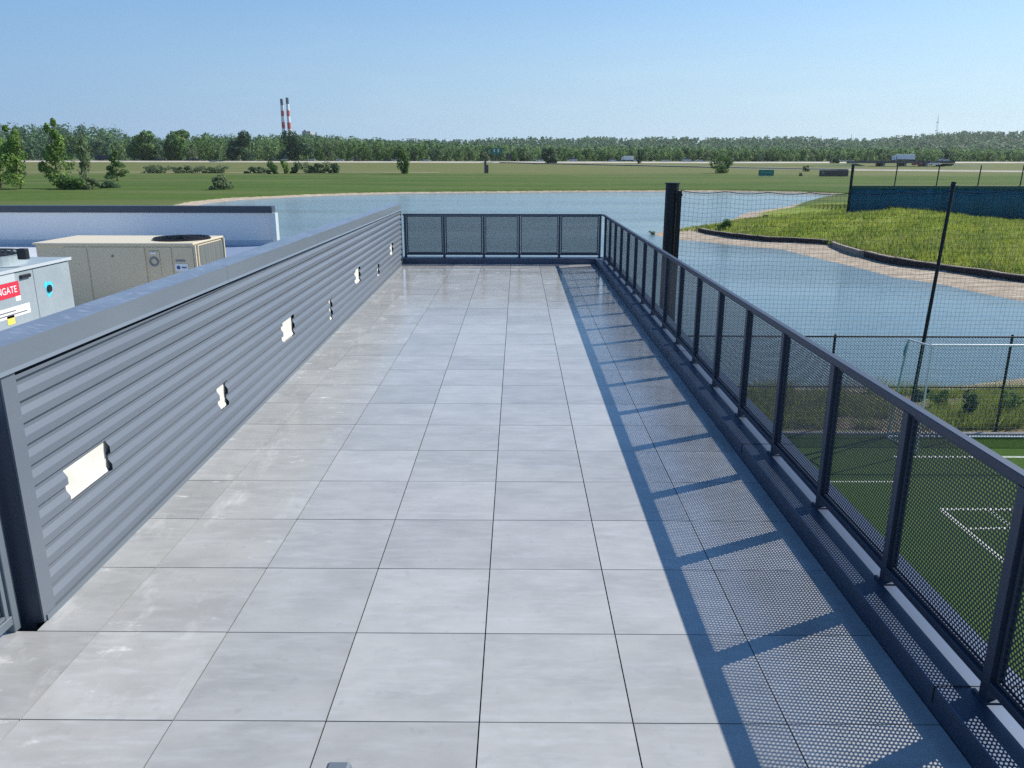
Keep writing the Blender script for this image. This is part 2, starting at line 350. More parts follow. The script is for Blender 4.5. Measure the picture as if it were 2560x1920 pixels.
# water
m_water = bpy.data.materials.new('lake_water'); m_water.use_nodes = True
def water_material(m):
    n = m.node_tree.nodes; L = m.node_tree.links; b = n['Principled BSDF']
    b.inputs['Base Color'].default_value = (.12, .185, .21, 1); b.inputs['Roughness'].default_value = .07; b.inputs['IOR'].default_value = 1.33
    geo = n.new('ShaderNodeNewGeometry')
    def N(sc, s3, det=3):
        mp = n.new('ShaderNodeMapping'); mp.inputs['Scale'].default_value = s3; mp.inputs['Rotation'].default_value = (0, 0, .25); L.new(geo.outputs['Position'], mp.inputs[0])
        t = n.new('ShaderNodeTexNoise'); t.inputs['Scale'].default_value = sc; t.inputs['Detail'].default_value = det; L.new(mp.outputs[0], t.inputs['Vector']); return t.outputs[0]
    a = n.new('ShaderNodeBump'); a.inputs['Strength'].default_value = .6; a.inputs['Distance'].default_value = .045; L.new(N(2.6, (.6, 1.5, 1), 4), a.inputs['Height'])
    c = n.new('ShaderNodeBump'); c.inputs['Strength'].default_value = .22; c.inputs['Distance'].default_value = .15; L.new(N(.35, (.6, 1.6, 1), 2), c.inputs['Height']); L.new(a.outputs[0], c.inputs['Normal'])
    L.new(c.outputs[0], b.inputs['Normal'])
    ms = n.new('ShaderNodeMapRange'); ms.inputs[1].default_value = .38; ms.inputs[2].default_value = .62; ms.inputs[3].default_value = .35; ms.inputs[4].default_value = 1.0
    L.new(N(.045, (.45, 1.8, 1), 4), ms.inputs[0]); L.new(ms.outputs[0], a.inputs['Strength'])
    mr = n.new('ShaderNodeMapRange'); mr.inputs[1].default_value = .35; mr.inputs[2].default_value = .7; mr.inputs[3].default_value = .10; mr.inputs[4].default_value = .20
    L.new(N(.03, (.5, 2.5, 1), 3), mr.inputs[0]); L.new(mr.outputs[0], b.inputs['Roughness'])
water_material(m_water)
wt = mesh_obj('water', [(-260, 5, ZW), (330, 5, ZW), (330, 240, ZW), (-260, 240, ZW)], [(0, 1, 2, 3)], m_water); tag(wt, kind='structure')

# ------------------------------------------------------------------ terrace paving
m_tile = bpy.data.materials.new('porcelain_paver'); m_tile.use_nodes = True
def tile_material(m):
    n = m.node_tree.nodes; L = m.node_tree.links; b = n['Principled BSDF']
    geo = n.new('ShaderNodeNewGeometry'); sep = n.new('ShaderNodeSeparateXYZ'); L.new(geo.outputs['Position'], sep.inputs[0])
    def R(src, a, bb, c=0, d=1):
        r = n.new('ShaderNodeMapRange'); r.inputs[1].default_value = a; r.inputs[2].default_value = bb; r.inputs[3].default_value = c; r.inputs[4].default_value = d; L.new(src, r.inputs[0]); return r.outputs[0]
    off = n.new('ShaderNodeVectorMath'); off.operation = 'ADD'
    cmb = n.new('ShaderNodeCombineXYZ')
    for i, k in enumerate((37., 91., 17.)):
        q = n.new('ShaderNodeMath'); q.operation = 'MULTIPLY'; q.inputs[1].default_value = k; L.new(geo.outputs['Random Per Island'], q.inputs[0]); L.new(q.outputs[0], cmb.inputs[i])
    L.new(geo.outputs['Position'], off.inputs[0]); L.new(cmb.outputs[0], off.inputs[1])
    def N(sc, s3=(1, 1, 1), det=5, src=None, rg=.6):
        mp = n.new('ShaderNodeMapping'); mp.inputs['Scale'].default_value = s3; L.new(src or off.outputs[0], mp.inputs[0])
        t = n.new('ShaderNodeTexNoise'); t.inputs['Scale'].default_value = sc; t.inputs['Detail'].default_value = det; t.inputs['Roughness'].default_value = rg; L.new(mp.outputs[0], t.inputs['Vector']); return t.outputs[0]
    def mix(f, a, bb):
        x = n.new('ShaderNodeMix'); x.data_type = 'RGBA'
        if isinstance(f, (int, float)): x.inputs[0].default_value = f
        else: L.new(f, x.inputs[0])
        for i, v in ((6, a), (7, bb)):
            if isinstance(v, tuple): x.inputs[i].default_value = (*v, 1)
            else: L.new(v, x.inputs[i])
        return x.outputs[2]
    def mul(a, bb):
        x = n.new('ShaderNodeMath'); x.operation = 'MULTIPLY'
        for i, v in ((0, a), (1, bb)):
            if isinstance(v, (int, float)): x.inputs[i].default_value = v
            else: L.new(v, x.inputs[i])
        return x.outputs[0]
    c = mix(R(N(2.2, (1, 1.6, 1)), .33, .66), (.325, .332, .326), (.408, .415, .405))
    c = mix(R(N(9, (.5, 2.2, 1), 6), .48, .74, 0, .7), c, (.44, .455, .465))
    c = mix(R(N(14, (1, 1, 1), 4), .60, .75, 0, .5), c, (.29, .30, .31))
    hs = n.new('ShaderNodeHueSaturation'); L.new(R(geo.outputs['Random Per Island'], 0, 1, .90, 1.08), hs.inputs['Value']); L.new(c, hs.inputs['Color']); c = hs.outputs[0]
    # chalky grout haze and dried smears along the wall and at the far end
    P = geo.outputs['Position']
    zone = n.new('ShaderNodeMath'); zone.operation = 'MAXIMUM'
    L.new(R(sep.outputs[0], -.9, -1.7, 0, .95), zone.inputs[0]); L.new(R(sep.outputs[1], 8, 13, 0, 1), zone.inputs[1])
    sm = mul(R(N(2.6, (1.9, .8, 1), 7, P, .68), .56, .74), zone.outputs[0])
    c = mix(mul(sm, .6), c, (.62, .62, .61))
    sm2 = mul(R(N(3.6, (1.4, 2.6, 1), 6, P, .65), .62, .72), mul(zone.outputs[0], R(sep.outputs[1], 1, 6, .4, 1)))
    c = mix(mul(sm2, 1.0), c, (.88, .88, .87))
    L.new(c, b.inputs['Base Color'])
    wet = mul(R(sep.outputs[1], 8.5, 12.5), R(N(.9, (1, 1, 1), 3, P), .35, .5))
    r1 = R(N(5, (1, 1, 1), 4), .3, .7, .15, .25)
    rr = n.new('ShaderNodeMix'); L.new(wet, rr.inputs[0]); L.new(r1, rr.inputs[2]); rr.inputs[3].default_value = .07
    ad = n.new('ShaderNodeMath'); ad.operation = 'ADD'; L.new(rr.outputs[0], ad.inputs[0]); L.new(mul(sm, .25), ad.inputs[1]); L.new(ad.outputs[0], b.inputs['Roughness'])
    b.inputs['Specular IOR Level'].default_value = .62
    bn = n.new('ShaderNodeBump'); bn.inputs['Strength'].default_value = .05; bn.inputs['Distance'].default_value = .01; L.new(N(7, (.6, 1.4, 1), 4), bn.inputs['Height']); L.new(bn.outputs[0], b.inputs['Normal'])
tile_material(m_tile)
XF0, XF1 = -2.128, -2.330                   # wall face x at y = .68 and at y = 14.4
def wallx(y): return XF0+(XF1-XF0)*(y-.68)/(14.4-.68)
mb = MB(); rnd = random.Random(4); gp = .0029
for j in range(-6, 25):
    for i in range(-5, 3):
        x0, x1, y0, y1 = i*T+gp, (i+1)*T-gp, j*T+gp, (j+1)*T-gp
        x1 = min(x1, 1.822); y1 = min(y1, 14.492)
        lx = wallx((y0+y1)/2)+.006 if y0 > .5 else -2.6
        if x1 < lx+.02: continue
        ca, cb = (wallx(y0)+.004, wallx(y1)+.004) if y0 > .5 else (-2.6, -2.6)
        dz = [rnd.uniform(-.0007, .0007) for _ in range(4)]
        a0, a1 = max(x0, ca), max(x0, cb)
        mb.hexa([(a0, y0, -.02), (x1, y0, -.02), (x1, y1, -.02), (a1, y1, -.02), (a0, y0, dz[0]), (x1, y0, dz[1]), (x1, y1, dz[2]), (a1, y1, dz[3])])
pv = mb.build('paving', m_tile); tag(pv, kind='structure')
sub = MB().box(-2.9, 1.83, -4, 14.55, -.10, -.045).build('terrace_floor', m_dark); tag(sub, kind='structure')

# building under the terrace
b = empty('building', (-8, 0, -4.1)); tag(b, 'low grey building whose flat roof carries the paved terrace', 'building')
def child(o, p):                            # parent while keeping world placement
    o.parent = p; o.matrix_parent_inverse = Matrix.Translation(p.location).inverted() if not p.rotation_euler.z else p.matrix_basis.inverted(); return o
child(MB().box(-2.45, 2.205, -12, 14.82, -4.1, -.11).build('wall', m_bwall), b)
child(MB().box(-30, -7.02, -12, 20.4, -4.1, -.32).build('wall', m_bwall), b)
child(MB().box(-7.015, -2.46, -12, 14.6, -4.1, -.32).build('wall', m_bwall), b)
m_roofshade = mat('grey_roof_shade', (.20, .26, .38), .45, noise=[(2, .4, .7, (.25, .31, .42), .7)])
child(MB().box(-10.6, -7.05, 8, 20.1, -.199, -.19).build('roof_shade_sheet', m_roofshade), b)  # added thin sheet; its blue-grey colour paints shade onto the roof
rf = MB().box(-30, -7.02, -12, 20.4, -.30, -.2).box(-7.02, -2.46, -12, 14.6, -.30, -.2).build('roof', m_roof); child(rf, b)

# ------------------------------------------------------------------ curbs
HK = .117
def curb(name, label, boxes, joints, lab2=None):
    r = empty(name, (boxes[0][0], boxes[0][2], 0)); tag(r, label, 'curb')
    mb = MB()
    for q in boxes: mb.box(*q)
    child(mb.build('curb_cap', m_curb, bevel=.004), r)
    mj = MB()
    for q in joints: mj.box(*q)
    child(mj.build('cap_joint', m_dark), r)
    return r
js = [(1.822, 2.21, y, y+.004, .04, HK+.0025) for y in (-1.9, .08, 2.9, 5.9, 8.9, 11.9)]
curb('roof_curb', 'low dark metal curb running under the long right railing', [(1.825, 2.21, -4, 14.495, -.10, HK)], js)
curb('roof_curb', 'short dark metal curb across the far end of the terrace', [(-2.45, 2.212, 14.50, 14.84, -.10, HK+.003)], [(x, x+.004, 14.497, 14.84, .04, HK+.0055) for x in (-.8, .9)])

# ------------------------------------------------------------------ perforated railing
def perf_mesh(w, h, p, rowh, rh):
    nx = int((w-.02)/p); nz = int((h-.02)/rowh); ox = (w-nx*p)/2; oz = (h-nz*rowh)/2
    px_, pz_ = p/2, rowh/2
    outer = [(0, pz_), (px_*.55, pz_), (px_, pz_), (px_, 0), (px_, -pz_), (px_*.55, -pz_), (0, -pz_), (-px_*.55, -pz_), (-px_, -pz_), (-px_, 0), (-px_, pz_), (-px_*.55, pz_)]
    ang = [0, 30, 60, 90, 120, 150, 180, 210, 240, 270, 300, 330]
    cir = [(rh*math.sin(math.radians(k)), rh*math.cos(math.radians(k))) for k in ang]
    cell = []
    for k in range(12):
        k2 = (k+1) % 12; cell += [outer[k], outer[k2], cir[k2], cir[k]]
    cell = np.array(cell); cx = []; B = []
    def q(a, b_, c, d): B.extend([(0, a, c), (0, b_, c), (0, b_, d), (0, a, d)])
    for r_ in range(nz):
        sh = r_ % 2; z = oz+rowh*r_
        for c_ in range(nx-sh): cx.append((ox+p*(c_+.5+.5*sh), z+rowh*.5))
        if sh: q(0, ox+p*.5, z, z+rowh); q(ox+p*(nx-.5), w, z, z+rowh)
        else: q(0, ox, z, z+rowh); q(ox+p*nx, w, z, z+rowh)
    q(0, w, 0, oz); q(0, w, oz+nz*rowh, h)
    cx = np.array(cx); V = (cx[:, None, :]+cell[None]).reshape(-1, 2)
    V3 = np.zeros((len(V), 3)); V3[:, 1] = V[:, 0]; V3[:, 2] = V[:, 1]
    return np.concatenate([V3, np.array(B)])
Z0M, Z1M, ZT, ZB = .218, 1.010, 1.050, .168
PITCH, ROWH, HOLE = .0205, .0165, .0061
def frame_mb(w, h, t=.016, d=.012):         # thin angle frame round a panel, local YZ
    return MB().box(-d, d, 0, t, 0, h).box(-d, d, w-t, w, 0, h).box(-d, d, t, w-t, 0, t).box(-d, d, t, w-t, h-t, h)
_pm = {}
def panel(parent, w, h, loc, rz):
    key = (round(w, 3), round(h, 3))
    if key not in _pm:
        o = fast_obj('mesh_panel', perf_mesh(w-.008, h-.008, PITCH, ROWH, HOLE), 4, m_mesh)
        f = frame_mb(w, h).build('panel_frame', m_rail, o)
        f.location = (0, -.004, -.004); _pm[key] = (o, f)
    else:
        o0, f0 = _pm[key]; o = o0.copy(); COL.objects.link(o); f = f0.copy(); COL.objects.link(f); f.parent = o; f.matrix_parent_inverse = f0.matrix_parent_inverse.copy()
    o.parent = parent; o.location = loc; o.rotation_euler = (0, 0, rz)
    return o
def railing(name, label, origin, rz, ys, lt=None, z0=HK, ext=(0, 0)):
    """posts at local y in ys, rail along local +Y, inner face at local x=0, body towards +x"""
    r = empty(name, origin, rz); tag(r, label, 'railing')
    W_ = .046
    a, b_ = ys[0]-.025-ext[0], ys[-1]+.025+ext[1]
    o = MB().box(0, W_-.002, a, b_, ZT-.040, ZT).build('top_rail', m_rail, r, bevel=.003)
    for y in ys:
        p = MB().box(.002, W_, y-.025, y+.025, z0, ZT-.0425).build('post', m_rail, r, bevel=.002)
        bp = MB().box(-.012, W_+.014, y-.045, y+.045, z0, z0+.008).build('base_plate', m_rail, p)
    for i in range(len(ys)-1):
        y0, y1 = ys[i]+.0255, ys[i+1]-.0255
        MB().box(.003, W_-.001, y0, y1, ZB, ZB+.036).build('bottom_rail', m_rail, r, bevel=.002)
        panel(r, round(y1-y0-.012, 3), Z1M-(ZB+.036)-.006, (.034, y0+.010, ZB+.042), 0)
    return r
XR = 1.975
ysr = [.018+.892*k for k in range(-4, 17)]
railing('perforated_railing', 'long dark perforated metal railing along the right side of the terrace', (XR, 0, 0), 0, ysr, ext=(0, .38))
# far railing: local +Y runs towards -X
YF = 14.70
xs = [1.93, 1.05, .18, -.594, -1.458, -2.30]
railing('perforated_railing', 'short dark perforated metal railing across the far end of the terrace', (XR-.004, YF, 0), math.pi/2, [XR-.004-x for x in xs], z0=HK+.003, ext=(.018, .02))
# near left railing (local +Y towards the viewer so that it faces the terrace)
Z_l = 0.0
def left_railing():
    r = empty('perforated_railing', (-2.262, .62, 0), 0); tag(r, 'lighter perforated railing at the left edge beside the end of the corrugated wall', 'railing')
    ys = [0, -.95, -1.9]
    MB().box(0, .05, -1.95, .025, ZT-.042, ZT).build('top_rail', m_cap, r, bevel=.003)
    for y in ys: MB().box(.002, .048, y-.025, y+.025, 0, ZT-.0425).build('post', m_cap, r, bevel=.003)
    for i in range(2):
        y1, y0 = ys[i]-.0255, ys[i+1]+.0255
        MB().box(.003, .047, y0, y1, .045, .09).build('bottom_rail', m_cap, r, bevel=.003)
        p = panel(r, round(y1-y0-.06, 3), .92, (.036, y0+.03, .105), 0)
        [MB().box(.024, .05, q0, q0+.022, .1, 1.028).build('panel_stile', m_cap, r) for q0 in (y1-.048, y0+.004)]
        for c in p.children: c.data = c.data.copy(); c.data.materials[0] = m_cap
    return r
left_railing()

# ------------------------------------------------------------------ corrugated wall
m_core = mat('wall_core_board', (.045, .052, .062), .8)
def left_wall():
    y0, y1 = .68, 14.4
    r = empty('corrugated_wall', (-2.2, .68, 0)); tag(r, 'grey corrugated metal wall with a wide coping along the left side of the terrace', 'wall')
    topz = lambda y: 1.232+(1.145-1.232)*(y-.68)/13.72      # underside of the coping
    per = .1042; n = 12
    zs0 = .038
    # one rib (from the dark return line upward): return, flat recess, slope, outer flat
    prof = []
    for k in range(-1, n):
        z = zs0+per*k
        prof += [(z-.0085, .019), (z-.0075, .030), (z, .030), (z+.0008, 0.0), (z+.040, 0.0), (z+.068, .019)]
    prof = sorted([p for p in prof if p[0] > .012])
    prof = [(.012, prof[0][1])]+prof
    cuts = [(1.06, 1.50, .462, .635), (3.205, 3.39, .262, .462), (5.05, 5.485, .39, .60), (7.215, 7.335, .19, .46), (9.0, 9.40, .38, .60), (11.07, 11.23, .21, .412), (12.69, 13.03, .385, .60)]
    ysn = sorted({y0+.10, y1-.035, 7.30} | {c[0] for c in cuts} | {c[1] for c in cuts})
    ym = [round(a, 4) for a in ysn]
    def seg(ya, yb, prof, zmax_f, holes):
        """cladding strip between ya and yb with z-ranges cut away"""
        V = []; F = []
        zs = sorted({p[0] for p in prof} | {h for c in holes for h in c})
        def dep(z):
            for (za, da), (zb, db) in zip(prof[:-1], prof[1:]):
                if za <= z <= zb: return da+(db-da)*((z-za)/(zb-za) if zb > za else 0)
            return prof[-1][1]
        top = max(zmax_f(ya), zmax_f(yb))-.026
        zs = [z for z in zs if z < top-.001]+[top]
        for za, zb in zip(zs[:-1], zs[1:]):
            if any(h[0]-1e-4 <= za and zb <= h[1]+1e-4 for h in holes): continue
            k = len(V)
            for y, z in ((ya, za), (yb, za), (yb, zb), (ya, zb)):
                zz_ = min(z, zmax_f(y)-.026); V.append((wallx(y)-dep(zz_), y, zz_))
            F.append((k, k+1, k+2, k+3))
        return V, F
    V = []; F = []
    cls = [ym]
    for ya, yb in zip(ym[:-1], ym[1:]):
        holes = [(c[2], c[3]) for c in cuts if c[0]-1e-3 <= ya and yb <= c[1]+1e-3]
        joint = .003 if abs(ya-7.30) < .01 else 0
        v, f = seg(ya+joint, yb, prof, topz, holes); k = len(V); V += v; F += [tuple(i+k for i in q) for q in f]
    o = mesh_obj('cladding', V, F, m_clad); 
    bm = bmesh.new(); bm.from_mesh(o.data); bmesh.ops.remove_doubles(bm, verts=bm.verts, dist=.0005); bmesh.ops.recalc_face_normals(bm, faces=bm.faces); bm.to_mesh(o.data); bm.free()
    # make sure normals face the terrace
    if sum(p.normal.x*p.area for p in o.data.polygons) < 0: o.data.flip_normals()
    child(o, r)
    # core behind the cladding, set back so that the openings have depth
    def slab(name, d0, d1, za, zb0, zb1, m, ya=y0, yb=y1, **k):
        return child(MB().hexa([(wallx(ya)-d1, ya, za), (wallx(ya)-d0, ya, za), (wallx(yb)-d0, yb, za), (wallx(yb)-d1, yb, za),
                          (wallx(ya)-d1, ya, zb0), (wallx(ya)-d0, ya, zb0), (wallx(yb)-d0, yb, zb1), (wallx(yb)-d1, yb, zb1)]).build(name, m, **k), r)
    slab('wall_core', .042, .135, -.3, topz(y0)+.02, topz(y1)+.02, m_core, y0+.004, y1-.004)
    # closure of the wall end facing the viewer, and far corner trim
    tr = MB()
    tr.hexa([(XF0+.002-.135, y0, .006), (XF0+.003, y0, .006), (wallx(.78)+.003, .782, .006), (wallx(.78)-.040, .782, .006),
             (XF0+.002-.135, y0, topz(y0)), (XF0+.003, y0, topz(y0)), (wallx(.78)+.003, .782, topz(.78)), (wallx(.78)-.040, .782, topz(.78))])
    child(tr.build('corner_trim', m_clad), r)
    child(MB().box(XF1-.14, XF1+.004, 14.372, 14.40, .006, topz(14.4)).build('corner_trim', m_clad), r)
    ends = MB().box(XF0-.136, XF0-.008, y0-.003, y0-.0005, .0, topz(y0)-.002).build('end_closure', m_rail); child(ends, r)
    # base flashing
    slab('base_flashing', -.010, .01, -.01, .030, .030, m_cap, .70, 14.38)
    for (a, c, za, zb) in cuts:
        bb = MB().hexa([(wallx(a)-.041, a-.05, za-.04), (wallx(a)-.031, a-.05, za-.04), (wallx(c)-.031, c+.06, za-.04), (wallx(c)-.041, c+.06, za-.04),
                        (wallx(a)-.041, a-.05, zb+.03), (wallx(a)-.031, a-.05, zb+.03), (wallx(c)-.031, c+.06, zb+.03), (wallx(c)-.041, c+.06, zb+.03)]).build('backing_board', m_white)
        bb['label'] = 'cream backing board showing in a cut-out of the cladding'
        child(bb, r)
        e = .006                             # folded cover plate with a raised lip along its lower edge
        pl = MB().hexa([(wallx(a)-.030, a+.002, za+.002), (wallx(a)-.012, a+.002, za+.002), (wallx(c)-.012, c-.03, za+.002), (wallx(c)-.030, c-.03, za+.002),
                        (wallx(a)-.030, a+.002, za+.020), (wallx(a)-.020, a+.002, za+.026), (wallx(c)-.020, c-.03, za+.026), (wallx(c)-.030, c-.03, za+.020)]).build('board_lip', m_white, bb)
        pl.matrix_parent_inverse = (Matrix.Translation((0, 0, 0)))
        pl.location = (0, 0, 0)
    # coping: face, drip edge and gently sloping top
    def cop(name, m, ya, yb):
        f = lambda y, d, z: (wallx(y)+d, y, z)
        def sec(y):
            b0 = topz(y); t = 1.354+(1.279-1.354)*(y-.68)/13.72
            return [(.012, b0), (.018, b0-.004), (.006, b0+.012), (.006, t), (-.142, t+.022), (-.142, b0-.03), (-.134, b0-.03), (-.134, b0+.012)]
        V = []; 
        for y in (ya, yb): V += [(wallx(y)+d, y, z) for d, z in sec(y)]
        n_ = 8; F = [(i, (i+1) % n_, n_+(i+1) % n_, n_+i) for i in range(n_)]+[tuple(range(n_-1, -1, -1)), tuple(range(n_, 2*n_))]
        o = mesh_obj(name, V, F, m); bm = bmesh.new(); bm.from_mesh(o.data); bmesh.ops.recalc_face_normals(bm, faces=bm.faces); bm.to_mesh(o.data); bm.free(); o.data.materials.append(m_captop); o.data.polygons[3].material_index = 1; return child(o, r)
    for ya, yb in ((.60, 3.62), (3.624, 6.70), (6.704, 9.75), (9.754, 12.8), (12.804, 14.42)): cop('coping', m_cap, ya, yb)
    return r
left_wall()

# ------------------------------------------------------------------ lower roof: parapet and rooftop units
def parapet():
    a = on(0, 513, 1, 20.2)[2]; zt = 2.14-(515-403)/FPX*23.6
    zt = on(600, 515, 1, 20.2)[2]; xe = on(683, 517, 1, 20.2)[0]
    r = empty('roof_parapet', (xe, 20.3, -.2)); tag(r, 'white roof parapet with a dark coping at the back of the lower roof', 'parapet')
    zb = on(600, 532, 1, 20.2)[2]
    child(MB().box(-30, xe-.08, 20.2, 20.42, -.2, zb+.01).build('parapet_wall', m_parw), r)
    child(MB().box(-30, xe-.03, 20.14, 20.47, zb, zt).build('coping', m_coping2, bevel=.01), r)
    child(MB().box(xe-.079, xe+.05, 20.16, 20.42, -.2, zb-.004).build('end_trim', m_galv2), r)
    child(MB().box(-30, xe-.09, 20.17, 20.197, -.198, -.05).build('base_flashing', m_roof), r)
parapet()

def text_mesh(name, txt, size, m, parent, mtx):
    cu = bpy.data.curves.new('lettering', 'FONT'); cu.body = txt; cu.size = size; cu.extrude = .0008
    t = bpy.data.objects.new('tmp', cu); COL.objects.link(t)
    dg = bpy.context.evaluated_depsgraph_get(); me = bpy.data.meshes.new_from_object(t.evaluated_get(dg))
    bpy.data.objects.remove(t); o = bpy.data.objects.new(name, me); me.materials.clear(); me.materials.append(m); COL.objects.link(o)
    me.transform(mtx); o.parent = parent
    return o
def fan_guard(parent, c, rad, m, h=.03):
    g = MB()
    for k in range(1, 9):
        rr = rad*k/8; pts = [(c[0]+rr*math.cos(t*math.pi/18), c[1]+rr*math.sin(t*math.pi/18), c[2]+h+.03*(1-k/8)) for t in range(37)]
        g.path(pts, .006, 4)
    for t in range(12):
        an = t*math.pi/6; g.tube((c[0], c[1], c[2]+h+.03), (c[0]+rad*math.cos(an), c[1]+rad*math.sin(an), c[2]+h), .006, n=4)
    return g.build('fan_guard', m, parent)
def ring(c, r0, r1, z0, z1, n=40):
    V = []; F = []
    for i in range(n):
        t = 2*math.pi*i/n
        for rr, z in ((r0, z0), (r1, z0), (r1, z1), (r0, z1)): V.append((c[0]+rr*math.cos(t), c[1]+rr*math.sin(t), z))
    for i in range(n):
        a = 4*i; b_ = 4*((i+1) % n)
        for k in range(4): F.append((a+k, a+(k+1) % 4, b_+(k+1) % 4, b_+k))
    return V, F
def beige_unit():
    ZU = .98
    P0 = on(479, 609, 2, ZU); P1 = on(87, 606, 2, ZU); P2 = on(552, 591, 2, ZU)
    yf = (P0[1]+P1[1])/2; xr, xl = P0[0], P1[0]; D = max(P2[1]-yf, 1.2)
    r = empty('rooftop_unit', (xr, yf, -.2)); tag(r, 'beige rooftop air conditioner with a black fan grille, behind the corrugated wall', 'air conditioner')
    zb = -.1-.2; L = xr-xl; bx = xr-L*.815    # body starts right of the intake hood
    z0 = -.1; 
    def A(mb, n, m, p=r, **k):
        o = mb.build(n, m, **k); return child(o, r) if p is r else o
    X = lambda f: xr-L*f                      # fraction from the right end
    hz = ZU
    A(MB().box(bx, xr-.02, yf, yf+D, z0, hz-.03), 'cabinet', m_beige)
    A(MB().prism([(yf+.02, hz-.03), (yf+D-.05, hz-.03), (yf+D-.05, hz-.28), (yf+.02, hz-.21)], xl+.03, bx-.003, 0), 'intake_hood', m_beige)
    A(MB().box(xl, xr, yf-.02, yf+D+.02, hz-.03, hz), 'top_panel', m_beige2, bevel=.006)
    # front seams and access panels
    for k, (f0, f1) in enumerate(((.005, .135), (.14, .30), (.305, .66), (.665, .81))):
        A(MB().box(X(f1)+.006, X(f0)-.006, yf-.012, yf-.001, z0+.03, hz-.06), 'access_panel', m_beige, bevel=.003)
    A(MB().box(X(.295)+.02, X(.215), yf-.022, yf-.0125, hz-.50, hz-.11), 'control_cover', m_beige, bevel=.006)
    A(MB().box(X(.275)+.02, X(.235), yf-.032, yf-.0225, hz-.16, hz-.13), 'latch', m_label)
    vv, ff = ring((0, 0), .045, .07, 0, .012, 24)
    o = mesh_obj('gauge_ring', [(X(.252)+x, yf-.034+.0+z*.9, hz-.27+y) for x, y, z in vv], ff, m_steelp); child(o, r)
    lb = A(MB().box(X(.125), X(.045), yf-.018, yf-.0125, hz-.41, hz-.30), 'label', m_label)
    d = MB().tube((X(.105), yf-.018, hz-.355), (X(.105), yf-.0195, hz-.355), .028, n=20); A(d, 'label_emblem', m_blueink)
    A(MB().box(X(.085), X(.055), yf-.0195, yf-.0182, hz-.365, hz-.345), 'label_print', m_blueink)
    A(MB().box(X(.12), X(.06), yf-.0165, yf-.0125, hz-.27, hz-.24), 'louvre', m_steelp)
    A(MB().tube((X(.51), yf-.004, hz-.19), (X(.51), yf-.016, hz-.19), .02, n=12), 'knob', m_steelp)
    # coil end on the right
    A(MB().box(xr-.019, xr-.002, yf+.09, yf+D-.04, z0, hz-.06), 'coil', m_coil)
    [A(MB().box(xr-.019, xr+.02, q0, q1, z0, hz-.032), 'coil_post', m_beige2) for q0, q1 in ((yf+.001, yf+.035), (yf+.10, yf+.125), (yf+D-.03, yf+D))]
    # fan
    fx, fy = on(455, 596, 2, hz+.01)[:2]
    vv, ff = ring((fx, fy), .36, .42, hz, hz+.022); child(mesh_obj('fan_ring', vv, ff, m_black), r)
    child(MB().tube((fx, fy, hz-.001), (fx, fy, hz+.006), .36, n=32).build('fan_opening', m_black), r)
    child(fan_guard(None, (fx, fy, hz), .40, m_black), r)
    child(MB().box(xl+.1, xr-.05, yf+.05, yf+D-.05, -.2, z0-.001).build('base_rail', m_steelp), r)
beige_unit()
